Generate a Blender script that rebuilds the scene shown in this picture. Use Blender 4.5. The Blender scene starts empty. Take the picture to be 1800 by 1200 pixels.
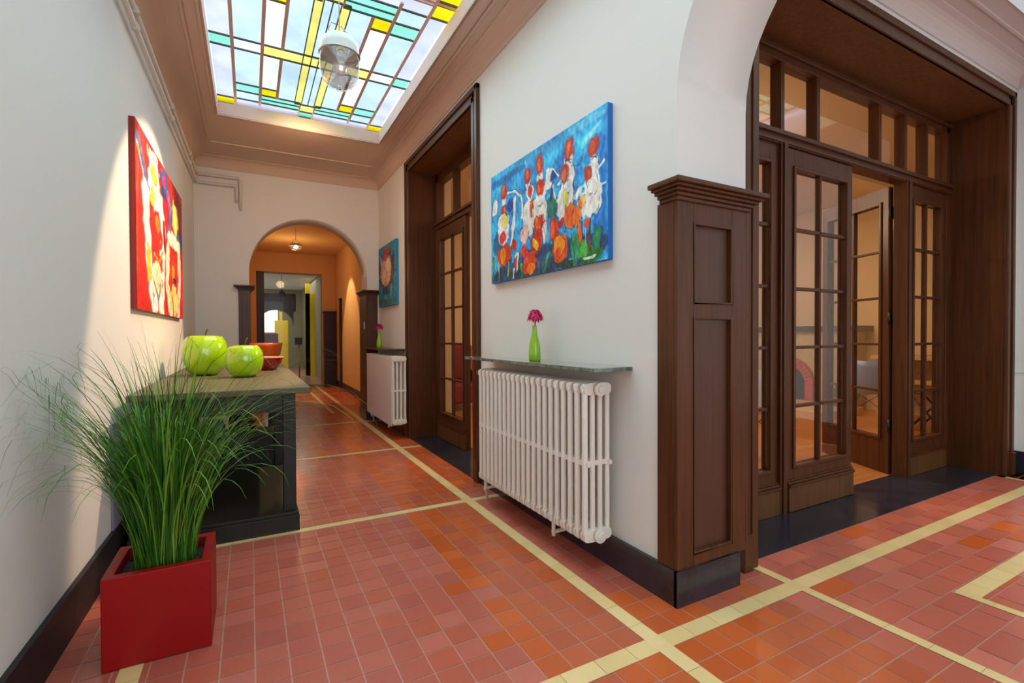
import bpy, bmesh, math, random
import numpy as np
from mathutils import Vector, Matrix
random.seed(7)
PI = math.pi
SC = bpy.context.scene
COL = SC.collection

# ---------------------------------------------------------------- camera
cam_d = bpy.data.cameras.new('camera')
cam = bpy.data.objects.new('camera', cam_d)
COL.objects.link(cam)
cam_d.sensor_fit = 'HORIZONTAL'
cam_d.sensor_width = 36.0
cam_d.lens = 849.65 / 1800 * 36
cam_d.clip_start = 0.03
_F = Vector((0.476823, 0.878909, -0.012596))
_R = Vector((0.878947, -0.476902, -0.004045))
_U = Vector((0.009562, 0.009142, 0.999912))
cam.matrix_world = Matrix(((_R.x, _U.x, -_F.x, 0.0), (_R.y, _U.y, -_F.y, 0.0), (_R.z, _U.z, -_F.z, 1.2), (0, 0, 0, 1)))
SC.camera = cam

# ---------------------------------------------------------------- world, daylight, exposure
w = bpy.data.worlds.new('World')
SC.world = w
w.use_nodes = True
w.node_tree.nodes['Background'].inputs[0].default_value = (0.84, 0.93, 1.0, 1)
w.node_tree.nodes['Background'].inputs[1].default_value = 1.32
SC.view_settings.view_transform = 'Standard'
SC.view_settings.look = 'None'
SC.view_settings.exposure = 0.16
SC.view_settings.gamma = 1.0
SC.view_settings.use_curve_mapping = False

def lamp(name, kind, loc, energy, color, rot=(0, 0, 0), **k):
    d = bpy.data.lights.new(name, kind)
    d.energy = energy
    d.color = color
    for a, v in k.items():
        setattr(d, a, v)
    o = bpy.data.objects.new(name, d)
    COL.objects.link(o)
    o.location = loc
    o.rotation_euler = rot
    return o

def aim(o, t):
    o.rotation_euler = (Vector(t) - o.location).to_track_quat('-Z', 'Y').to_euler()
    return o

aim(lamp('overcast_sun', 'SUN', (0, 0, 12), 11.0, (0.80, 0.92, 1.0), angle=math.radians(115)), (2.2, -5.6, 0))
lamp('rear_fill_light', 'AREA', (0.5, -2.9, 1.7), 26.0, (0.82, 0.93, 1.0), (math.radians(90), 0, 0), shape='RECTANGLE', size=2.1, size_y=2.6)  # added fill light behind the camera; no window is built there
lamp('dining_room_light', 'AREA', (5.2, 4.6, 3.3), 95.0, (1.0, 0.82, 0.60), (0, 0, 0), shape='RECTANGLE', size=2.6, size_y=2.2)
lamp('dining_room_lamp', 'POINT', (4.0, 4.0, 2.5), 60.0, (1.0, 0.72, 0.44), shadow_soft_size=0.10)
lamp('hall_fill_light', 'AREA', (3.8, -2.75, 1.3), 16.0, (0.88, 0.94, 1.0), (math.radians(90), 0, 0), shape='RECTANGLE', size=1.5, size_y=2.2)  # added fill light in the near arch, brightens the hall
aim(lamp('left_wall_glow_spot', 'SPOT', (1.25, 4.5, 3.2), 330.0, (1.0, 0.68, 0.42), spot_size=math.radians(62), spot_blend=0.12, shadow_soft_size=0.05), (-0.62, 4.45, 1.35))  # added spot without a fixture, makes the warm glow on the left wall
aim(lamp('back_corridor_spot', 'SPOT', (1.0, 10.4, 3.1), 110.0, (1.0, 0.78, 0.46), spot_size=math.radians(60), spot_blend=0.25, shadow_soft_size=0.04), (1.85, 10.4, 0.9))
aim(lamp('end_wall_warm_fill', 'AREA', (0.5, 5.35, 3.30), 6.0, (1.0, 0.60, 0.30), shape='DISK', size=0.35), (0.6, 7.06, 1.7))  # added warm fill for the end wall, no lamp hangs here
lamp('back_corridor_lamp', 'POINT', (0.74, 10.6, 2.6), 11.0, (1.0, 0.70, 0.34), shadow_soft_size=0.1)
lamp('reception_daylight', 'AREA', (0.8, 17.0, 2.9), 45.0, (1.0, 0.95, 0.8), (0, 0, 0), shape='RECTANGLE', size=2.5, size_y=3.0)

# ---------------------------------------------------------------- materials
def srgb(r, g, b):
    f = lambda c: (c / 255 / 12.92) if c <= 10 else ((c / 255 + 0.055) / 1.055) ** 2.4
    return (f(r), f(g), f(b), 1)

def mat(name, col, rough=0.5, metal=0.0, noise=None, bump=None, coat=0.0, spec=0.5, attr=None, grain=None):
    m = bpy.data.materials.new(name)
    m.use_nodes = True
    nt = m.node_tree
    b = nt.nodes['Principled BSDF']
    b.inputs['Roughness'].default_value = rough
    b.inputs['Metallic'].default_value = metal
    b.inputs['Specular IOR Level'].default_value = spec
    if coat:
        b.inputs['Coat Weight'].default_value = coat
        b.inputs['Coat Roughness'].default_value = 0.08
    b.inputs['Base Color'].default_value = col
    tc = nt.nodes.new('ShaderNodeTexCoord')
    src = None
    if attr:
        a = nt.nodes.new('ShaderNodeAttribute')
        a.attribute_name = attr
        src = a.outputs['Color']
        nt.links.new(src, b.inputs['Base Color'])
    if grain or noise:
        mp = nt.nodes.new('ShaderNodeMapping')
        nt.links.new(tc.outputs['Object'], mp.inputs[0])
        n = nt.nodes.new('ShaderNodeTexNoise')
        nt.links.new(mp.outputs[0], n.inputs['Vector'])
        if grain:
            sc, c2, amt = grain
            mp.inputs['Scale'].default_value = sc
            n.inputs['Scale'].default_value = 1.0
            n.inputs['Detail'].default_value = 6
            n.inputs['Distortion'].default_value = 0.6
        else:
            s, c2, amt = noise
            n.inputs['Scale'].default_value = s
            n.inputs['Detail'].default_value = 4
        r = nt.nodes.new('ShaderNodeValToRGB')
        r.color_ramp.elements[0].position = 0.32
        r.color_ramp.elements[1].position = 0.72
        nt.links.new(n.outputs['Fac'], r.inputs[0])
        mx = nt.nodes.new('ShaderNodeMix')
        mx.data_type = 'RGBA'
        mu = nt.nodes.new('ShaderNodeMath')
        mu.operation = 'MULTIPLY'
        mu.inputs[1].default_value = amt
        nt.links.new(r.outputs[0], mu.inputs[0])
        nt.links.new(mu.outputs[0], mx.inputs['Factor'])
        if src:
            nt.links.new(src, mx.inputs['A'])
        else:
            mx.inputs['A'].default_value = col
        mx.inputs['B'].default_value = c2
        nt.links.new(mx.outputs['Result'], b.inputs['Base Color'])
        if bump is None and grain:
            bump = (None, 0.05)
        if bump and bump[0] is None:
            bp = nt.nodes.new('ShaderNodeBump')
            bp.inputs['Strength'].default_value = bump[1]
            bp.inputs['Distance'].default_value = 0.01
            nt.links.new(n.outputs['Fac'], bp.inputs['Height'])
            nt.links.new(bp.outputs[0], b.inputs['Normal'])
    if bump and bump[0] is not None:
        n2 = nt.nodes.new('ShaderNodeTexNoise')
        n2.inputs['Scale'].default_value = bump[0]
        n2.inputs['Detail'].default_value = 3
        nt.links.new(tc.outputs['Object'], n2.inputs['Vector'])
        bp = nt.nodes.new('ShaderNodeBump')
        bp.inputs['Strength'].default_value = bump[1]
        bp.inputs['Distance'].default_value = 0.01
        nt.links.new(n2.outputs['Fac'], bp.inputs['Height'])
        nt.links.new(bp.outputs[0], b.inputs['Normal'])
    return m

def emis(name, col, s):
    m = bpy.data.materials.new(name)
    m.use_nodes = True
    b = m.node_tree.nodes['Principled BSDF']
    b.inputs['Base Color'].default_value = col
    b.inputs['Emission Color'].default_value = col
    b.inputs['Emission Strength'].default_value = s
    return m

def glassmat(name, fac, tint=(1, 1, 1, 1), rough=0.0):
    m = bpy.data.materials.new(name)
    m.use_nodes = True
    nt = m.node_tree
    nt.nodes.clear()
    o = nt.nodes.new('ShaderNodeOutputMaterial')
    t = nt.nodes.new('ShaderNodeBsdfTransparent')
    t.inputs[0].default_value = tint
    g = nt.nodes.new('ShaderNodeBsdfGlossy')
    g.inputs['Roughness'].default_value = rough
    mx = nt.nodes.new('ShaderNodeMixShader')
    mx.inputs[0].default_value = fac
    nt.links.new(t.outputs[0], mx.inputs[1])
    nt.links.new(g.outputs[0], mx.inputs[2])
    nt.links.new(mx.outputs[0], o.inputs[0])
    return m

M = {}
M['wall'] = mat('wall_paint', srgb(228, 226, 222), 0.75, bump=(60, 0.03), spec=0.25)
M['ceil'] = mat('ceiling_paint', srgb(210, 186, 168), 0.8, bump=(50, 0.03), spec=0.2)
M['ceilh'] = mat('hall_ceiling_paint', srgb(214, 200, 196), 0.8, bump=(50, 0.03), spec=0.2)
M['wood'] = mat('mahogany', srgb(94, 52, 24), 0.38, grain=((38, 38, 1.6), srgb(54, 28, 12), 0.75), coat=0.05, spec=0.35)
M['woodp'] = mat('mahogany_panel', srgb(86, 48, 28), 0.42, grain=((46, 46, 1.2), srgb(52, 28, 18), 0.7))
M['wood_l'] = mat('worn_mahogany', srgb(112, 72, 36), 0.45, grain=((30, 30, 2.5), srgb(74, 42, 20), 0.7))
M['slate'] = mat('black_marble', srgb(34, 32, 38), 0.18, noise=(6, srgb(62, 62, 78), 0.5))
M['grout'] = mat('grout', srgb(196, 130, 112), 0.8)
M['tile'] = mat('floor_tile', (1, 1, 1, 1), 0.27, coat=0.12, attr='tint', noise=(5, srgb(158, 92, 74), 0.10), bump=(22, 0.06))
M['strip'] = mat('cream_tile', srgb(232, 200, 138), 0.4, noise=(14, srgb(206, 172, 116), 0.5))
M['rad'] = mat('radiator_enamel', srgb(236, 228, 218), 0.3, spec=0.5)
M['radp'] = mat('white_plate', srgb(228, 224, 222), 0.4)
M['brass'] = mat('brass', srgb(190, 150, 80), 0.3, 1.0)
M['skirt'] = mat('dark_skirting', srgb(38, 32, 34), 0.5, noise=(8, srgb(58, 48, 48), 0.5), spec=0.25)
M['marble'] = mat('green_marble', srgb(60, 72, 66), 0.10, noise=(22, srgb(160, 172, 160), 0.8), coat=0.6)
M['dark_shelf'] = mat('dark_stone', srgb(70, 46, 40), 0.2, noise=(20, srgb(110, 84, 74), 0.5))
M['lime'] = mat('lime_glaze', srgb(150, 208, 0), 0.07, noise=(3.5, srgb(190, 212, 0), 0.7), coat=1.0)
M['stem'] = mat('stem', srgb(90, 62, 40), 0.6)
M['vase'] = mat('vase_glass', srgb(142, 190, 20), 0.15, coat=0.6)
M['petal'] = mat('gerbera_petal', srgb(196, 10, 84), 0.5)
M['heart'] = mat('gerbera_heart', srgb(90, 30, 40), 0.7)
M['fstem'] = mat('flower_stem', srgb(90, 130, 70), 0.5)
M['red'] = mat('red_lacquer', srgb(158, 2, 4), 0.42, noise=(2.0, srgb(138, 2, 4), 0.4), spec=0.35)
M['soil'] = mat('soil', srgb(40, 32, 24), 0.9, noise=(40, srgb(80, 68, 50), 0.9), bump=(60, 0.8))
M['grass'] = mat('grass', (1, 1, 1, 1), 0.42, attr='tint', spec=0.4)
M['table'] = mat('table_stain', srgb(92, 82, 60), 0.45, grain=((24, 2, 24), srgb(104, 92, 66), 0.7), spec=0.3)
M['tabled'] = mat('table_dark', srgb(32, 34, 29), 0.45, grain=((26, 26, 3), srgb(48, 42, 32), 0.6), spec=0.3)
M['canvas'] = mat('painted_canvas', (1, 1, 1, 1), 0.55, attr='tint', bump=(70, 0.12))
M['pipe'] = mat('painted_pipe', srgb(220, 212, 202), 0.45)
M['came'] = mat('lead_came', srgb(206, 176, 164), 0.6)
M['camed'] = mat('thin_came', srgb(66, 66, 60), 0.6)
M['wframe'] = mat('white_frame', srgb(232, 230, 230), 0.5)
M['glass'] = glassmat('window_glass', 0.13, (0.97, 0.95, 0.92, 1))
M['clear'] = glassmat('clear_glass', 0.012, (0.93, 0.95, 0.94, 1))
M['metal'] = mat('chrome', srgb(190, 190, 190), 0.25, 1.0)
M['black'] = mat('black_metal', srgb(26, 26, 28), 0.4)
M['bulb'] = emis('lit_bulb', (1.0, 0.80, 0.5, 1), 6.0)
M['frost'] = mat('frosted_glass', srgb(225, 232, 232), 0.2, spec=0.6)
M['shell'] = mat('white_shell', srgb(225, 222, 215), 0.35)
M['shellb'] = mat('blue_grey_shell', srgb(108, 136, 186), 0.35)
M['parq'] = mat('oak_floor', srgb(184, 120, 64), 0.3, grain=((2, 22, 22), srgb(150, 82, 34), 0.7))
M['tan'] = mat('tan_wall', srgb(214, 190, 152), 0.8)
M['oak'] = mat('pale_oak', srgb(206, 170, 112), 0.45, grain=((3, 20, 20), srgb(176, 136, 84), 0.6))
M['brick'] = mat('orange_brick', srgb(186, 74, 34), 0.7, noise=(18, srgb(140, 50, 26), 0.6))
M['stone'] = mat('beige_stone', srgb(190, 170, 130), 0.7, noise=(7, srgb(150, 130, 96), 0.6))
M['green'] = mat('green_leaf', srgb(50, 84, 46), 0.6, noise=(20, srgb(26, 50, 26), 0.7))
M['dred'] = mat('dark_red_fabric', srgb(120, 20, 18), 0.7)
M['orange'] = mat('orange_ceramic', srgb(200, 82, 22), 0.25, noise=(5, srgb(170, 60, 14), 0.5), coat=0.5)
M['redc'] = mat('red_ceramic', srgb(150, 10, 22), 0.12, coat=0.8)
M['pink'] = mat('pale_rim', srgb(236, 180, 150), 0.3)
M['panel'] = mat('grey_slab', srgb(140, 140, 158), 0.5)
M['peach'] = mat('warm_wall', srgb(226, 178, 120), 0.8, spec=0.2)
M['greyg'] = mat('grey_green_wall', srgb(150, 146, 120), 0.7)
M['dwood'] = mat('dark_wood', srgb(52, 22, 16), 0.4, grain=((30, 30, 2), srgb(34, 12, 10), 0.6))
M['yellow'] = mat('yellow_panel', srgb(252, 216, 0), 0.5)
M['blue'] = mat('blue_cloth', srgb(40, 70, 120), 0.7)
M['blackc'] = mat('black_cloth', srgb(14, 12, 18), 0.8)
M['white'] = mat('white_plastic', srgb(235, 235, 232), 0.4)
M['lit'] = emis('lit_window', (0.92, 0.97, 1.0, 1), 0.95)

# stained glass: each pane lets the sky through in its own colour
def stained():
    m = bpy.data.materials.new('stained_glass')
    m.use_nodes = True
    nt = m.node_tree
    nt.nodes.clear()
    o = nt.nodes.new('ShaderNodeOutputMaterial')
    a = nt.nodes.new('ShaderNodeAttribute')
    a.attribute_name = 'tint'
    tc = nt.nodes.new('ShaderNodeTexCoord')
    n = nt.nodes.new('ShaderNodeTexNoise')
    n.inputs['Scale'].default_value = 3.0
    n.inputs['Detail'].default_value = 5
    nt.links.new(tc.outputs['Object'], n.inputs['Vector'])
    r = nt.nodes.new('ShaderNodeValToRGB')
    r.color_ramp.elements[0].position = 0.3
    r.color_ramp.elements[0].color = (0.72, 0.72, 0.72, 1)
    r.color_ramp.elements[1].position = 0.7
    r.color_ramp.elements[1].color = (1, 1, 1, 1)
    nt.links.new(n.outputs['Fac'], r.inputs[0])
    mx = nt.nodes.new('ShaderNodeMix')
    mx.data_type = 'RGBA'
    mx.blend_type = 'MULTIPLY'
    mx.inputs['Factor'].default_value = 1.0
    nt.links.new(a.outputs['Color'], mx.inputs['A'])
    nt.links.new(r.outputs[0], mx.inputs['B'])
    t = nt.nodes.new('ShaderNodeBsdfTransparent')
    nt.links.new(mx.outputs['Result'], t.inputs[0])
    tl = nt.nodes.new('ShaderNodeBsdfTranslucent')
    nt.links.new(mx.outputs['Result'], tl.inputs[0])
    ms = nt.nodes.new('ShaderNodeMixShader')
    ms.inputs[0].default_value = 0.06
    nt.links.new(t.outputs[0], ms.inputs[1])
    nt.links.new(tl.outputs[0], ms.inputs[2])
    nt.links.new(ms.outputs[0], o.inputs[0])
    return m
M['stained'] = stained()

# ---------------------------------------------------------------- helpers
class MB:
    def __init__(s):
        s.v = []
        s.f = []
        s.c = []
        s.sm = []
    def face(s, pts, col=None, smooth=False):
        i = len(s.v)
        s.v += [tuple(p) for p in pts]
        s.f.append(tuple(range(i, i + len(pts))))
        s.c.append(col)
        s.sm.append(smooth)
    def box(s, x0, x1, y0, y1, z0, z1, col=None):
        if x0 > x1: x0, x1 = x1, x0
        if y0 > y1: y0, y1 = y1, y0
        if z0 > z1: z0, z1 = z1, z0
        i = len(s.v)
        s.v += [(x0, y0, z0), (x1, y0, z0), (x1, y1, z0), (x0, y1, z0), (x0, y0, z1), (x1, y0, z1), (x1, y1, z1), (x0, y1, z1)]
        for q in ((0, 3, 2, 1), (4, 5, 6, 7), (0, 1, 5, 4), (1, 2, 6, 5), (2, 3, 7, 6), (3, 0, 4, 7)):
            s.f.append(tuple(i + k for k in q)); s.c.append(col); s.sm.append(False)
        return s
    def tube(s, pts, r, seg=10, col=None, caps=True):
        pts = [Vector(p) for p in pts]
        rs = r if isinstance(r, (list, tuple)) else [r] * len(pts)
        i0 = len(s.v)
        n = len(pts)
        prev = None
        for k, p in enumerate(pts):
            d = (pts[min(k + 1, n - 1)] - pts[max(k - 1, 0)]).normalized()
            if prev is None:
                a = Vector((0, 0, 1)) if abs(d.z) < 0.9 else Vector((1, 0, 0))
                u = d.cross(a).normalized()
            else:
                u = (prev - d * prev.dot(d)).normalized()
            prev = u
            v2 = d.cross(u)
            for j in range(seg):
                t = 2 * PI * j / seg
                s.v.append(tuple(p + (u * math.cos(t) + v2 * math.sin(t)) * rs[k]))
        for k in range(n - 1):
            for j in range(seg):
                a = i0 + k * seg + j
                b = i0 + k * seg + (j + 1) % seg
                s.f.append((a, b, b + seg, a + seg)); s.c.append(col); s.sm.append(True)
        if caps:
            s.f.append(tuple(i0 + j for j in range(seg))[::-1]); s.c.append(col); s.sm.append(False)
            s.f.append(tuple(i0 + (n - 1) * seg + j for j in range(seg))); s.c.append(col); s.sm.append(False)
        return s
    def lathe(s, cx, cy, prof, seg=32, col=None, sx=1, sy=1, wob=None):
        i0 = len(s.v)
        for (r, z) in prof:
            for j in range(seg):
                t = 2 * PI * j / seg
                k = 1 + (wob(t, z) if wob else 0)
                s.v.append((cx + r * k * sx * math.cos(t), cy + r * k * sy * math.sin(t), z))
        for k in range(len(prof) - 1):
            for j in range(seg):
                a = i0 + k * seg + j
                b = i0 + k * seg + (j + 1) % seg
                s.f.append((a, b, b + seg, a + seg)); s.c.append(col); s.sm.append(True)
        return s
    def prism(s, poly, axis, a0, a1, col=None):
        # poly: 2D points in the plane of the two other axes, extruded along axis
        def P(p, a):
            if axis == 'x': return (a, p[0], p[1])
            if axis == 'y': return (p[0], a, p[1])
            return (p[0], p[1], a)
        n = len(poly)
        i = len(s.v)
        s.v += [P(p, a0) for p in poly] + [P(p, a1) for p in poly]
        s.f.append(tuple(range(i, i + n))); s.c.append(col); s.sm.append(False)
        s.f.append(tuple(range(i + n, i + 2 * n))[::-1]); s.c.append(col); s.sm.append(False)
        for k in range(n):
            s.f.append((i + k, i + (k + 1) % n, i + n + (k + 1) % n, i + n + k)); s.c.append(col); s.sm.append(False)
        return s
    def arch(s, axis, u0, u1, zc, ztop, d0, d1, n=28):
        # slab above a round arch between u0 and u1, thickness d0..d1; straight jambs start at zc
        r = (u1 - u0) / 2
        uc = (u0 + u1) / 2
        def P(u, z, d):
            return (d, u, z) if axis == 'y' else (u, d, z)
        us = [uc - r * math.cos(PI * k / n) for k in range(n + 1)]
        zs = [zc + r * math.sin(PI * k / n) for k in range(n + 1)]
        for k in range(n):
            for d in (d0, d1):
                s.face([P(us[k], zs[k], d), P(us[k + 1], zs[k + 1], d), P(us[k + 1], ztop, d), P(us[k], ztop, d)])
            s.face([P(us[k], zs[k], d0), P(us[k + 1], zs[k + 1], d0), P(us[k + 1], zs[k + 1], d1), P(us[k], zs[k], d1)], smooth=True)
        s.face([P(us[0], ztop, d0), P(us[-1], ztop, d0), P(us[-1], ztop, d1), P(us[0], ztop, d1)])
        return s
    def build(s, name, m, parent=None, bevel=0, local=False, attr='tint', weld=True):
        me = bpy.data.meshes.new(name)
        off = Vector((0, 0, 0))
        if parent is not None and not local:
            p = parent
            while p is not None:
                off += p.location
                p = p.parent
        me.from_pydata([tuple(Vector(v) - off) for v in s.v], [], s.f)
        if any(c is not None for c in s.c):
            ca = me.color_attributes.new(attr, 'FLOAT_COLOR', 'CORNER')
            data = []
            for f, c in zip(s.f, s.c):
                c = c or (1, 1, 1, 1)
                data += list(c[:3]) + [1.0] if False else (list(c[:3]) + [1.0]) * len(f)
            ca.data.foreach_set('color', data)
        me.polygons.foreach_set('use_smooth', s.sm)
        me.materials.append(m)
        bm = bmesh.new()
        bm.from_mesh(me)
        if weld and not any(c is not None for c in s.c):
            bmesh.ops.remove_doubles(bm, verts=bm.verts, dist=1e-6)
        bmesh.ops.recalc_face_normals(bm, faces=bm.faces)
        bm.to_mesh(me)
        bm.free()
        me.update()
        o = bpy.data.objects.new(name, me)
        COL.objects.link(o)
        if parent is not None:
            o.parent = parent
        if bevel:
            b = o.modifiers.new('bevel', 'BEVEL')
            b.width = bevel
            b.segments = 2
            b.limit_method = 'ANGLE'
            b.angle_limit = math.radians(50)
        return o

def tag(o, label=None, cat=None, group=None, kind=None):
    if label: o['label'] = label
    if cat: o['category'] = cat
    if group: o['group'] = group
    if kind: o['kind'] = kind
    return o

def thing(name, label, cat, loc=(0, 0, 0), rz=0, group=None, kind=None):
    o = bpy.data.objects.new(name, None)
    o.empty_display_size = 0.1
    COL.objects.link(o)
    o.location = loc
    o.rotation_euler = (0, 0, rz)
    return tag(o, label, cat, group, kind)

def struct(name, mb, m, label, cat, bevel=0):
    return tag(mb.build(name, m, None, bevel), label, cat, None, 'structure')

def copy_tree(o, parent=None):
    c = o.copy()
    COL.objects.link(c)
    c.parent = parent
    for ch in list(o.children):
        copy_tree(ch, c)
    return c

def lx(y):
    return -0.69 + 0.0147 * y

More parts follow.
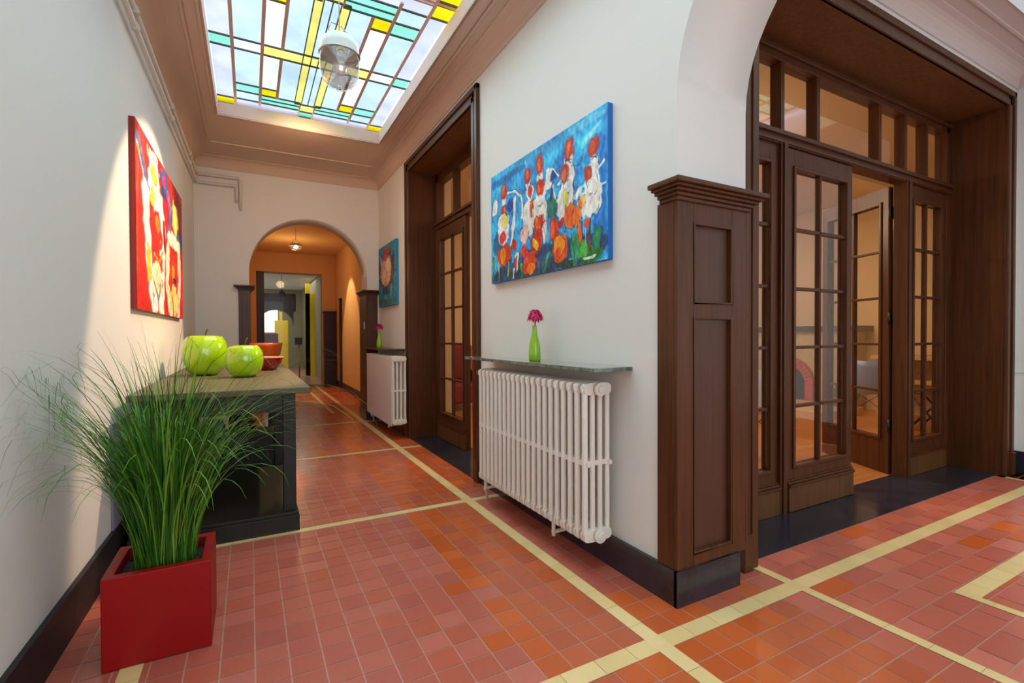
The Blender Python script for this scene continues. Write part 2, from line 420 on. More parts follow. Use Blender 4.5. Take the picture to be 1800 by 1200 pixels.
# ---- brush marks of the three canvases: ellipses and strokes in picture coordinates
ROOST = [
    ('s', [(0.029, 0.907), (0.381, 0.932)], 0.0204, (20, 120, 190)),
    ('s', [(0.297, 0.975), (0.674, 0.931), (0.846, 0.973)], 0.0215, (40, 160, 215)),
    ('s', [(0.751, 0.96), (0.974, 0.957)], 0.0169, (90, 195, 235)),
    ('s', [(0.844, 0.81), (0.889, 0.865), (0.953, 0.893)], 0.0093, (130, 215, 240)),
    ('s', [(0.426, 0.783), (0.381, 0.945)], 0.011, (110, 195, 225)),
    ('s', [(0.972, 0.738), (0.973, 0.437), (0.964, 0.104)], 0.022, (15, 130, 220)),
    ('s', [(0.947, 0.403), (0.924, 0.276), (0.933, 0.113)], 0.0146, (20, 110, 210)),
    ('e', 0.592, 0.129, 0.475, 0.092, (20, 70, 120), 0),
    ('e', 0.889, 0.055, 0.077, 0.07, (20, 125, 50), 0),
    ('e', 0.833, 0.105, 0.057, 0.071, (60, 170, 60), 0),
    ('e', 0.933, 0.158, 0.025, 0.08, (25, 140, 90), 0),
    ('e', 0.362, 0.042, 0.336, 0.086, (30, 80, 110), 0),
    ('e', 0.613, 0.488, 0.055, 0.077, (20, 120, 100), 0),
    ('e', 0.218, 0.657, 0.047, 0.059, (10, 60, 150), 0),
    ('e', 0.076, 0.352, 0.06, 0.11, (20, 90, 140), 0),
    ('e', 0.736, 0.018, 0.075, 0.037, (15, 60, 40), 0),
    ('e', 0.05, 0.7, 0.037, 0.075, (240, 238, 232), 0),
    ('s', [(0.193, 0.773), (0.266, 0.763), (0.326, 0.701), (0.357, 0.588), (0.347, 0.506)], 0.0104, (240, 238, 232)),
    ('s', [(0.203, 0.783), (0.275, 0.774), (0.342, 0.694), (0.365, 0.599)], 0.003, (40, 30, 60)),
    ('s', [(0.273, 0.68), (0.259, 0.478), (0.237, 0.307)], 0.016, (240, 238, 232)),
    ('s', [(0.304, 0.638), (0.321, 0.486)], 0.0058, (60, 150, 190)),
    ('e', 0.151, 0.73, 0.025, 0.061, (240, 238, 232), 0),
    ('e', 0.142, 0.472, 0.069, 0.16, (240, 238, 232), 0),
    ('e', 0.159, 0.543, 0.027, 0.076, (245, 225, 110), 0),
    ('e', 0.149, 0.807, 0.032, 0.07, (205, 40, 20), 0),
    ('e', 0.151, 0.814, 0.015, 0.045, (240, 105, 15), 0),
    ('e', 0.146, 0.644, 0.032, 0.046, (205, 40, 20), 0),
    ('e', 0.162, 0.634, 0.015, 0.03, (240, 105, 15), 0),
    ('e', 0.406, 0.751, 0.026, 0.055, (240, 238, 232), 0),
    ('e', 0.404, 0.478, 0.058, 0.174, (240, 238, 232), 0),
    ('e', 0.368, 0.342, 0.043, 0.085, (235, 190, 180), 0),
    ('e', 0.424, 0.673, 0.041, 0.08, (240, 238, 232), 0),
    ('e', 0.424, 0.684, 0.022, 0.052, (205, 40, 20), 0),
    ('e', 0.398, 0.827, 0.032, 0.064, (205, 40, 20), 0),
    ('e', 0.399, 0.839, 0.014, 0.039, (240, 105, 15), 0),
    ('e', 0.445, 0.554, 0.022, 0.082, (240, 105, 15), 0),
    ('s', [(0.377, 0.75), (0.366, 0.556), (0.352, 0.361)], 0.0028, (40, 30, 60)),
    ('e', 0.515, 0.755, 0.029, 0.073, (240, 238, 232), 0),
    ('e', 0.515, 0.472, 0.065, 0.174, (240, 238, 232), 0),
    ('e', 0.523, 0.631, 0.05, 0.093, (240, 238, 232), 0),
    ('e', 0.516, 0.671, 0.04, 0.056, (205, 40, 20), 0),
    ('e', 0.506, 0.672, 0.018, 0.035, (240, 105, 15), 0),
    ('e', 0.512, 0.85, 0.032, 0.082, (205, 40, 20), 0),
    ('e', 0.505, 0.854, 0.013, 0.051, (240, 105, 15), 0),
    ('s', [(0.547, 0.886), (0.551, 0.791)], 0.0033, (60, 40, 30)),
    ('s', [(0.457, 0.604), (0.451, 0.441)], 0.0027, (40, 30, 60)),
    ('s', [(0.565, 0.534), (0.568, 0.347)], 0.0026, (40, 30, 60)),
    ('e', 0.589, 0.707, 0.031, 0.085, (240, 238, 232), 0),
    ('e', 0.631, 0.713, 0.03, 0.038, (10, 60, 150), 0),
    ('s', [(0.576, 0.778), (0.631, 0.758), (0.67, 0.694)], 0.0065, (240, 238, 232)),
    ('s', [(0.6, 0.571), (0.629, 0.637), (0.641, 0.529)], 0.0065, (200, 220, 225)),
    ('e', 0.614, 0.578, 0.014, 0.051, (30, 60, 80), 0),
    ('s', [(0.672, 0.769), (0.69, 0.685), (0.675, 0.565)], 0.0031, (10, 60, 150)),
    ('e', 0.745, 0.756, 0.032, 0.073, (240, 238, 232), 0),
    ('s', [(0.695, 0.607), (0.68, 0.513), (0.692, 0.407)], 0.0031, (60, 60, 80)),
    ('e', 0.718, 0.484, 0.065, 0.185, (240, 238, 232), 0),
    ('e', 0.741, 0.66, 0.049, 0.11, (240, 238, 232), 0),
    ('e', 0.725, 0.494, 0.018, 0.074, (235, 230, 120), 0),
    ('e', 0.719, 0.683, 0.03, 0.064, (205, 40, 20), 0),
    ('e', 0.709, 0.675, 0.016, 0.044, (220, 120, 60), 0),
    ('e', 0.749, 0.851, 0.037, 0.08, (205, 40, 20), 0),
    ('e', 0.744, 0.848, 0.017, 0.053, (240, 105, 15), 0),
    ('s', [(0.73, 0.783), (0.766, 0.769)], 0.0037, (70, 40, 30)),
    ('s', [(0.782, 0.616), (0.779, 0.423), (0.766, 0.331)], 0.0024, (40, 30, 60)),
    ('s', [(0.766, 0.721), (0.819, 0.694), (0.843, 0.752)], 0.003, (40, 50, 80)),
    ('e', 0.915, 0.668, 0.028, 0.068, (240, 238, 232), 0),
    ('e', 0.883, 0.429, 0.088, 0.144, (240, 238, 232), 0),
    ('e', 0.907, 0.58, 0.043, 0.125, (240, 238, 232), 0),
    ('e', 0.877, 0.606, 0.029, 0.062, (205, 40, 20), 0),
    ('e', 0.885, 0.602, 0.013, 0.041, (190, 60, 30), 0),
    ('e', 0.915, 0.77, 0.033, 0.081, (205, 40, 20), 0),
    ('e', 0.909, 0.773, 0.015, 0.054, (225, 80, 25), 0),
    ('s', [(0.898, 0.7), (0.935, 0.685)], 0.0034, (70, 50, 50)),
    ('s', [(0.946, 0.494), (0.944, 0.596), (0.976, 0.636)], 0.0067, (240, 238, 232)),
    ('s', [(0.938, 0.543), (0.939, 0.621), (0.973, 0.649)], 0.0022, (40, 30, 60)),
    ('s', [(0.943, 0.495), (0.987, 0.492)], 0.0067, (240, 238, 232)),
    ('s', [(0.805, 0.557), (0.789, 0.42)], 0.0024, (40, 30, 60)),
    ('s', [(0.952, 0.424), (0.941, 0.349), (0.903, 0.306)], 0.0022, (40, 30, 60)),
    ('e', 0.838, 0.448, 0.023, 0.059, (240, 190, 90), 0),
    ('e', 0.824, 0.43, 0.014, 0.04, (240, 105, 15), 0),
    ('e', 0.745, 0.584, 0.012, 0.049, (200, 210, 230), 0),
    ('s', [(0.89, 0.288), (0.889, 0.09)], 0.0069, (100, 50, 20)),
    ('s', [(0.864, 0.273), (0.865, 0.12)], 0.0035, (230, 220, 200)),
    ('s', [(0.836, 0.295), (0.84, 0.186)], 0.0071, (20, 60, 140)),
    ('e', 0.868, 0.284, 0.02, 0.04, (215, 70, 40), 0),
    ('e', 0.754, 0.36, 0.044, 0.095, (240, 105, 15), 0),
    ('e', 0.804, 0.342, 0.033, 0.077, (240, 120, 20), 0),
    ('e', 0.818, 0.217, 0.019, 0.084, (235, 100, 20), 0),
    ('s', [(0.791, 0.395), (0.787, 0.275)], 0.0024, (130, 50, 10)),
    ('e', 0.51, 0.366, 0.053, 0.089, (205, 40, 20), 0),
    ('e', 0.496, 0.385, 0.024, 0.062, (240, 105, 15), 0),
    ('e', 0.55, 0.313, 0.02, 0.093, (240, 225, 220), 0),
    ('s', [(0.526, 0.415), (0.566, 0.242)], 0.0027, (120, 20, 20)),
    ('e', 0.634, 0.3, 0.036, 0.092, (205, 40, 20), 0),
    ('e', 0.623, 0.309, 0.019, 0.07, (240, 90, 20), 0),
    ('e', 0.485, 0.251, 0.054, 0.09, (205, 40, 20), 0.6),
    ('e', 0.474, 0.241, 0.024, 0.063, (245, 200, 60), 0.6),
    ('e', 0.69, 0.332, 0.021, 0.038, (190, 20, 40), 0),
    ('e', 0.677, 0.156, 0.061, 0.109, (225, 90, 15), 0),
    ('e', 0.669, 0.167, 0.045, 0.086, (245, 150, 25), 0),
    ('e', 0.661, 0.125, 0.024, 0.038, (235, 60, 20), 0),
    ('s', [(0.622, 0.251), (0.613, 0.124), (0.659, 0.048)], 0.0026, (120, 50, 20)),
    ('e', 0.787, 0.123, 0.031, 0.136, (25, 150, 100), 0),
    ('s', [(0.767, 0.233), (0.774, 0.108), (0.785, 0.02)], 0.003, (15, 70, 60)),
    ('s', [(0.593, 0.142), (0.547, 0.006)], 0.0092, (40, 150, 60)),
    ('s', [(0.565, 0.189), (0.519, 0.052)], 0.004, (10, 50, 120)),
    ('e', 0.151, 0.23, 0.08, 0.098, (225, 60, 20), 0),
    ('e', 0.136, 0.234, 0.035, 0.068, (245, 150, 30), 0),
    ('e', 0.264, 0.299, 0.025, 0.059, (205, 40, 20), 0),
    ('e', 0.42, 0.101, 0.067, 0.092, (225, 70, 25), 0),
    ('e', 0.427, 0.058, 0.035, 0.05, (250, 130, 30), 0),
    ('e', 0.365, 0.214, 0.033, 0.057, (220, 50, 40), 0),
    ('e', 0.287, 0.146, 0.024, 0.088, (240, 235, 220), 0),
    ('e', 0.278, 0.133, 0.016, 0.053, (205, 30, 40), 0),
    ('s', [(0.032, 0.236), (0.022, 0.029)], 0.0096, (60, 130, 40)),
    ('s', [(0.091, 0.174), (0.087, 0.033)], 0.0063, (220, 200, 60)),
    ('s', [(0.338, 0.105), (0.341, 0.003)], 0.0101, (60, 170, 50)),
    ('s', [(0.206, 0.149), (0.194, 0.045)], 0.0075, (170, 190, 60)),
    ('s', [(0.259, 0.092), (0.257, 0.003)], 0.0089, (235, 235, 220)),
    ('s', [(0.467, 0.105), (0.488, 0.017)], 0.0041, (60, 20, 60)),
    ('e', 0.136, 0.396, 0.039, 0.055, (215, 60, 60), 0),
    ('e', 0.889, 0.038, 0.044, 0.012, (220, 240, 220), 0),
]
REDP = [
    ('s', [(0.033, 0.795), (0.005, 0.202)], 0.005, (240, 70, 30)),
    ('e', 0.839, 0.831, 0.212, 0.155, (165, 40, 30), 0),
    ('e', 0.65, 0.944, 0.184, 0.079, (190, 40, 25), 0),
    ('s', [(0.036, 0.914), (0.087, 0.842), (0.184, 0.732)], 0.013, (110, 100, 150)),
    ('s', [(0.03, 0.891), (0.14, 0.723)], 0.005, (210, 190, 220)),
    ('s', [(0.061, 0.868), (0.169, 0.715)], 0.0025, (30, 40, 90)),
    ('s', [(0.035, 0.864), (0.06, 0.848)], 0.005, (220, 170, 40)),
    ('s', [(0.191, 0.968), (0.195, 0.907)], 0.0065, (240, 210, 190)),
    ('e', 0.3, 0.916, 0.088, 0.068, (240, 238, 230), 0),
    ('e', 0.303, 0.772, 0.109, 0.17, (245, 240, 225), 0),
    ('e', 0.298, 0.848, 0.051, 0.057, (245, 205, 60), 0),
    ('e', 0.261, 0.688, 0.039, 0.066, (245, 190, 40), 0),
    ('e', 0.168, 0.673, 0.036, 0.032, (200, 40, 30), 0),
    ('s', [(0.153, 0.677), (0.163, 0.493), (0.201, 0.239), (0.291, 0.023)], 0.0221, (245, 240, 230)),
    ('s', [(0.418, 0.726), (0.477, 0.556), (0.447, 0.333), (0.422, 0.034)], 0.0226, (245, 240, 232)),
    ('e', 0.187, 0.279, 0.037, 0.117, (245, 200, 40), 0),
    ('e', 0.335, 0.491, 0.105, 0.143, (210, 30, 15), 0),
    ('e', 0.351, 0.564, 0.05, 0.058, (240, 120, 20), 0),
    ('e', 0.351, 0.324, 0.107, 0.08, (215, 50, 25), 0),
    ('s', [(0.284, 0.365), (0.369, 0.317), (0.465, 0.409)], 0.0045, (240, 150, 60)),
    ('e', 0.33, 0.196, 0.105, 0.136, (245, 225, 180), 0),
    ('s', [(0.279, 0.188), (0.362, 0.086), (0.401, 0.184)], 0.0033, (90, 90, 150)),
    ('e', 0.308, 0.058, 0.048, 0.056, (250, 245, 240), 0),
    ('e', 0.509, 0.908, 0.077, 0.082, (40, 90, 170), 0),
    ('e', 0.509, 0.908, 0.041, 0.042, (210, 50, 130), 0),
    ('e', 0.498, 0.818, 0.056, 0.037, (20, 60, 110), 0),
    ('s', [(0.603, 0.86), (0.667, 0.769), (0.616, 0.598)], 0.0129, (120, 100, 170)),
    ('s', [(0.567, 0.808), (0.631, 0.653)], 0.0044, (40, 40, 110)),
    ('e', 0.795, 0.747, 0.092, 0.125, (245, 225, 110), 0),
    ('e', 0.73, 0.565, 0.175, 0.067, (245, 235, 215), 0),
    ('e', 0.911, 0.622, 0.089, 0.063, (80, 110, 150), 0),
    ('s', [(0.582, 0.487), (0.548, 0.23), (0.64, 0.013)], 0.0165, (245, 225, 190)),
    ('s', [(0.882, 0.565), (0.898, 0.285), (0.834, 0.012)], 0.0185, (245, 225, 200)),
    ('e', 0.713, 0.362, 0.096, 0.133, (205, 35, 20), 0),
    ('e', 0.711, 0.322, 0.043, 0.061, (245, 140, 30), 0),
    ('s', [(0.719, 0.283), (0.792, 0.268)], 0.006, (60, 50, 110)),
    ('e', 0.723, 0.125, 0.116, 0.12, (245, 215, 120), 0),
    ('s', [(0.66, 0.209), (0.709, 0.018)], 0.0033, (80, 60, 100)),
    ('s', [(0.53, 0.449), (0.505, 0.175), (0.54, 0.019)], 0.0025, (120, 30, 60)),
    ('s', [(0.491, 0.609), (0.506, 0.443)], 0.0098, (150, 15, 15)),
]
TEAL = [
    ('e', 0.475, 0.574, 0.47, 0.301, (60, 45, 60), 0),
    ('e', 0.444, 0.576, 0.337, 0.261, (225, 185, 160), 0),
    ('e', 0.581, 0.672, 0.121, 0.133, (240, 220, 190), 0),
    ('e', 0.312, 0.504, 0.131, 0.141, (235, 205, 150), 0),
    ('e', 0.485, 0.882, 0.184, 0.063, (200, 40, 40), 0),
    ('e', 0.43, 0.796, 0.146, 0.054, (190, 90, 80), 0),
    ('s', [(0.16, 0.799), (0.205, 0.569)], 0.0139, (200, 160, 190)),
    ('s', [(0.777, 0.652), (0.822, 0.411)], 0.013, (70, 60, 90)),
    ('e', 0.39, 0.257, 0.152, 0.063, (30, 60, 130), 0),
    ('s', [(0.064, 0.076), (0.915, 0.083)], 0.0152, (60, 120, 120)),
]

# ================================================================ THE SETTING
CZ = 3.42      # ceiling height
# ---- floor: a grout bed and the tiles on it
PINK = [srgb(180, 94, 76), srgb(176, 90, 73), srgb(184, 98, 80), srgb(174, 88, 74), srgb(179, 90, 69), srgb(186, 102, 86)]
ORNG = [srgb(192, 88, 38), srgb(186, 84, 36), srgb(198, 94, 44), srgb(184, 84, 42)]
BRWN = [srgb(182, 90, 56), srgb(178, 88, 60), srgb(186, 92, 52), srgb(176, 86, 58)]
floor = MB()
floor.box(-0.9, 2.2, -3.2, 7.4, -0.06, 0.0, srgb(206, 150, 132))
floor.box(2.2, 6.2, -3.2, 2.0, -0.06, 0.0, srgb(206, 150, 132))
floor.box(-0.9, 2.2, 7.4, 20.5, -0.06, 0.0, srgb(206, 150, 132))
CREAM = [srgb(234, 203, 142), srgb(231, 199, 138), srgb(237, 207, 148)]
XS = 1.387     # long strip along the corridor
YS = [1.368 + 1.865 * k for k in range(-3, 4)]
def rows():
    out = []
    for k in range(-3, 7):
        a = 1.368 + 1.865 * k + 0.038
        for j in range(16):
            y0 = a + j * (1.865 - 0.076) / 16
            out.append((y0, y0 + (1.865 - 0.076) / 16))
    return out
ROWS = rows()
def put(x0, x1, y0, y1, col, g=0.0026, z=0.0016):
    floor.face([(x0 + g, y0 + g, z), (x1 - g, y0 + g, z), (x1 - g, y1 - g, z), (x0 + g, y1 - g, z)], col)
rt = random.Random(3)
def tint(x, y):
    p_or = 0.008
    if 0.90 < x < 1.02 and y > 0: p_or = 0.93
    elif 1.02 < x < 1.35 and y > 1.4: p_or = 0.2 if y < 3.5 else 0.55
    elif 1.42 < x < 2.0 and 0.7 < y < 1.7: p_or = 0.9 if (x - 1.42) + abs(y - 1.2) * 0.6 < 0.42 else 0.2
    elif 1.0 < x < 1.7 and y < 1.4: p_or = 0.25
    elif x > 1.42 and y > 3.4: p_or = 0.7
    elif y > 5 and x < 0.9: p_or = 0.25
    c = rt.choice(ORNG if rt.random() < p_or else (BRWN if 1.02 < x < 1.36 or (1.42 < x < 2.1 and 0.6 < y < 1.65) or (1.42 < x and y > 3.4) else PINK))
    k = rt.uniform(0.96, 1.04) * 1.10
    return (c[0] * k, c[1] * k, c[2] * k, 1)
def xcols():
    xs = [XS - 0.034 - 0.1122 * k for k in range(0, 19)][::-1]
    cols = list(zip(xs[:-1], xs[1:]))
    a = XS + 0.034
    right = [(a, a + 0.112)] + [(a + 0.112 + 0.1135 * k, a + 0.112 + 0.1135 * (k + 1)) for k in range(0, 40)]
    return cols, right
LC, RC = xcols()
S2 = 2.283; S3 = 2.88
for (y0, y1) in ROWS:
    for (x0, x1) in LC:
        if x1 > -0.72 and y0 < 12.9:
            put(x0, x1, y0, y1, tint((x0 + x1) / 2, y0))
    for (x0, x1) in RC:
        xm = (x0 + x1) / 2
        lim = 2.0 if y1 > 1.64 else 6.0
        if y1 > 12.9 or xm > lim: continue
        if y1 <= 1.64 and xm > S2 + 0.03 and xm < 5.55:
            continue
        if y1 > 1.64 and xm > 1.95: continue
        if x1 < S2 and x1 > S2 - 0.075 and y1 < 1.68: x1 = S2 - 0.028
        elif abs(xm - S2) < 0.06 and y1 < 1.68: continue
        put(x0, x1, y0, y1, tint(xm, y0))
# hall field right of the second strip: larger bricks laid along the hall
y = 1.40
hall_rows = [(1.406, 1.515), (1.515, 1.628)] + [(1.33 - 0.1125 * (k + 1), 1.33 - 0.1125 * k) for k in range(38)]
for i, (y0, y1) in enumerate(hall_rows):
    x = S2 + 0.028 - (0.11 if i % 2 else 0)
    while x < 5.84:
        x0, x1 = max(x, S2 + 0.028), min(x + 0.225, 5.84)
        if x1 - x0 > 0.02:
            segs = [(x0, x1)]
            if y0 < 0.93:   # inner frame strip
                segs = [(a, b) for a, b in ((x0, min(x1, S3 - 0.026)), (max(x0, S3 + 0.026), x1)) if b - a > 0.015]
            if 0.90 < y0 < 0.97 and x1 > S3:
                segs = [(x0, min(x1, S3 - 0.026))] if x0 < S3 - 0.03 else []
            for a, b in segs:
                c = rt.choice(PINK) if rt.random() > 0.07 else rt.choice(ORNG)
                k = rt.uniform(1.16, 1.32)  # hall tiles lightened: stronger light there is put into their colour
                put(a, b, y0, y1, (c[0] * k, c[1] * k, c[2] * k, 1))
        x += 0.225
# cream strips, cut into tiles
def strip_x(y0, y1, x0, x1):
    x = x0
    while x < x1 - 0.01:
        b = min(x + 0.15, x1)
        put(x, b, y0, y1, rt.choice(CREAM), 0.0008, 0.0024)
        x = b
def strip_y(x0, x1, y0, y1):
    y = y0
    while y < y1 - 0.01:
        b = min(y + 0.15, y1)
        put(x0, x1, y, b, rt.choice(CREAM), 0.0008, 0.0028)
        y = b
strip_y(XS - 0.036, XS + 0.036, -3.0, 12.9)
strip_y(-0.423, -0.351, -3.0, 6.9)
strip_x(1.328, 1.410, -0.7, 5.84)
for k in range(-2, 4):
    if k == 0: continue
    yy = 1.368 + 1.865 * k
    strip_x(yy - 0.03, yy + 0.03, -0.7, XS)
    if yy > 1.5: strip_x(yy - 0.026, yy + 0.026, XS, 1.66)
strip_y(S2 - 0.028, S2 + 0.028, -2.6, 1.60)
strip_y(S3 - 0.026, S3 + 0.026, -2.6, 0.98)
strip_x(0.90, 0.985, S3, 5.5)
strip_y(5.50, 5.55, -2.6, 1.57)
strip_y(1.10, 1.16, 7.9, 12.9)
# tile colour noise only shifts the tone a little; no scuffs are drawn
struct('floor', floor, M['tile'], 'terracotta tiled floor with cream border strips', 'floor')

# ---- side-room floor
f2 = MB()
f2.box(2.0, 9.0, 2.05, 8.6, -0.05, 0.004)
struct('trim_5', f2, M['parq'], 'warm oak plank floor of the dining room seen through the open door', 'floor')

# ---- thresholds of black slate
t = MB(); t.box(2.17, 5.70, 1.632, 2.06, -0.02, 0.006)
struct('trim_3', t, M['slate'], 'black slate threshold in front of the wide hall doors', 'threshold')
t = MB(); t.box(1.632, 2.06, 3.57, 5.64, -0.02, 0.006)
struct('trim_4', t, M['slate'], 'black slate threshold under the corridor door', 'threshold')

# ---- walls
wl = MB()
for a, b in ((-3.1, 7.5),):
    wl.prism([(lx(a), a), (lx(b), b), (lx(b) - 0.3, b), (lx(a) - 0.3, a)], 'z', 0, 3.75)
struct('wall_left', wl, M['wall'], 'long white wall on the left of the corridor', 'wall')

wr = MB()
AY0, AY1, AZ = 0.08, 1.52, 2.26
wr.box(1.65, 2.04, 1.535, 1.61, 0, 0.2); wr.box(1.65, 2.11, 1.61, 3.60, 0, 0.2); wr.box(1.65, 2.11, 1.535, 3.60, 0.2, 1.80); wr.box(1.65, 2.11, AY1, 3.60, 1.80, 3.6)
wr.arch('y', AY0, AY1, AZ, 3.6, 1.65, 2.11)
wr.box(1.65, 2.11, -3.1, AY0, 0, 3.6)
wr.box(1.65, 2.11, 3.60, 5.62, 3.2, 3.6)
wr.box(1.65, 2.11, 5.62, 7.06, 0, 3.6)
struct('wall_right', wr, M['wall'], 'white right-hand corridor wall with the big arch beside the hall', 'wall')

wb = MB()
wb.box(2.11, 2.20, 1.60, 2.05, 0, 3.6)
wb.box(2.20, 5.68, 1.60, 2.05, 3.2, 3.6)
wb.box(5.68, 9.2, 1.60, 2.05, 0, 3.6)
struct('wall_hall', wb, M['wall'], 'white wall around the wide mahogany hall doors', 'wall')
wh = MB(); wh.box(5.80, 6.1, -3.1, 1.60, 0, 3.6)
struct('wall_hall_side', wh, M['wall'], 'white side wall of the hall at the right edge', 'wall')
wn = MB()
wn.box(2.11, 3.0, -2.9, -2.6, 0, 3.6); wn.box(4.6, 5.8, -2.9, -2.6, 0, 3.6); wn.arch('x', 3.0, 4.6, 2.0, 3.6, -2.9, -2.6)
struct('wall_hall_near', wn, M['wall'], 'white hall wall with an arch opposite the hall doors', 'wall')

we = MB()
EX0, EX1, EZ = 0.0, 1.48, 2.04
we.box(-0.95, EX0, 7.06, 7.45, 0, 3.75)
we.box(EX1, 2.3, 7.06, 7.45, 0, 3.75)
we.arch('x', EX0, EX1, EZ, 3.75, 7.06, 7.45)
struct('wall_end', we, M['wall'], 'white end wall of the corridor with a round arch', 'wall')

# ---- ceiling with skylight openings
SKX0, SKX1, SKY0, SKY1 = -0.265, 1.39, 0.9, 5.84
KX0, KX1, KY0, KY1 = -0.26, 1.325, -1.6, 5.64
def ceiling_hole(mb, X0, X1, Y0, Y1, x0, x1, y0, y1, z0, z1):
    mb.box(X0, x0, Y0, Y1, z0, z1); mb.box(x1, X1, Y0, Y1, z0, z1)
    mb.box(x0, x1, Y0, y0, z0, z1); mb.box(x0, x1, y1, Y1, z0, z1)
HX0, HX1, HY0, HY1 = 2.55, 5.42, -2.45, 1.27
cm = MB()
ceiling_hole(cm, -0.95, 1.65, -3.1, 7.06, KX0, KX1, KY0, KY1, CZ, CZ + 0.12)
struct('ceiling', cm, M['ceil'], 'plaster corridor ceiling around the stained glass skylight', 'ceiling')
cm = MB()
ceiling_hole(cm, 2.11, 5.80, -2.6, 1.60, HX0, HX1, HY0, HY1, CZ, CZ + 0.12)
struct('ceiling_hall', cm, M['ceilh'], 'plaster hall ceiling at top right', 'ceiling')

# cornice: hollow cove where wall meets ceiling
def cove(mb, axis, a0, a1, wp, s, z0=3.29, d=0.12, zt=CZ):
    # wp wall plane; s direction away from the wall
    pts = [(wp, z0), (wp + s * 0.012, z0), (wp + s * 0.018, z0 + 0.018)]
    for k in range(7):
        t = k / 6 * PI / 2
        pts.append((wp + s * (0.018 + (d - 0.03) * (1 - math.cos(t))), z0 + 0.018 + (zt - z0 - 0.03) * math.sin(t)))
    pts += [(wp + s * d, zt - 0.01), (wp + s * d, zt), (wp, zt)]
    mb.prism(pts, axis, a0, a1)
cv = MB()
cove(cv, 'y', -3.1, 7.06, 1.65, -1)
cove(cv, 'x', -0.64, 1.65, 7.06, -1)
pp = [(lx(-3.1), -3.1), (lx(7.06), 7.06)]
for k in range(6):
    t0, t1 = k / 6 * PI / 2, (k + 1) / 6 * PI / 2
    o0, o1 = 0.11 * (1 - math.cos(t0)) + 0.01, 0.11 * (1 - math.cos(t1)) + 0.01
    z0, z1 = 3.30 + 0.12 * math.sin(t0), 3.30 + 0.12 * math.sin(t1)
    cv.face([(pp[0][0] + o0, pp[0][1], z0), (pp[1][0] + o0, pp[1][1], z0), (pp[1][0] + o1, pp[1][1], z1), (pp[0][0] + o1, pp[0][1], z1)], smooth=True)
cv.face([(pp[0][0], pp[0][1], 3.30), (pp[1][0], pp[1][1], 3.30), (pp[1][0] + 0.01, pp[1][1], 3.30), (pp[0][0] + 0.01, pp[0][1], 3.30)])
struct('trim_1', cv, M['ceil'], 'plaster cornice running around the corridor ceiling', 'cornice')
cv = MB()
cove(cv, 'x', 2.11, 5.80, 1.60, -1)
cove(cv, 'y', -2.6, 1.60, 5.80, -1)
struct('trim_2', cv, M['ceilh'], 'plaster cornice around the hall ceiling', 'cornice')
# flat bead around both skylights
bd = MB()
def bead(mb, x0, x1, y0, y1, w=0.022, h=0.014):
    mb.box(x0 - w, x0, y0 - w, y1 + w, CZ - h, CZ); mb.box(x1, x1 + w, y0 - w, y1 + w, CZ - h, CZ)
    mb.box(x0, x1, y0 - w, y0, CZ - h, CZ); mb.box(x0, x1, y1, y1 + w, CZ - h, CZ)
bead(bd, KX0 - 0.115, KX1 + 0.11, KY0 - 0.1, 6.45)
bead(bd, KX0 - 0.02, KX1 + 0.02, KY0 - 0.02, KY1 + 0.02, 0.02, 0.008)
struct('trim_6', bd, M['ceil'], 'thin plaster bead framing the corridor skylight', 'moulding', 0.004)
bd = MB(); bead(bd, HX0 - 0.10, HX1 + 0.10, HY0 - 0.10, HY1 + 0.10)
struct('trim_7', bd, M['ceilh'], 'thin plaster bead framing the hall skylight', 'moulding', 0.004)

# ---- skirting
b = MB()
b.prism([(lx(-3), -3), (lx(7.06), 7.06), (lx(7.06) + 0.02, 7.06), (lx(-3) + 0.02, -3)], 'z', 0, 0.19)
struct('baseboard_left', b, M['skirt'], 'black stone skirting along the left wall', 'skirting')
b = MB()
b.box(1.63, 1.65, 1.505, 3.565, 0, 0.16); b.box(1.63, 2.05, 1.50, 1.52, 0, 0.16); b.box(1.63, 1.65, 5.65, 7.06, 0, 0.16)
struct('baseboard_right', b, M['slate'], 'black stone skirting along the right wall and pier', 'skirting')
b = MB(); b.box(5.70, 5.80, 1.585, 1.60, 0, 0.19); b.box(5.785, 5.80, -2.6, 1.60, 0, 0.19)
struct('baseboard_hall', b, M['slate'], 'black stone skirting at the far right of the hall', 'skirting')
b = MB(); b.box(5.794, 5.80, -2.6, 1.60, 0.86, 0.88); b.box(5.70, 5.80, 1.594, 1.60, 0.86, 0.88)
struct('trim_8', b, M['wall'], 'thin white dado line on the hall side wall', 'moulding')

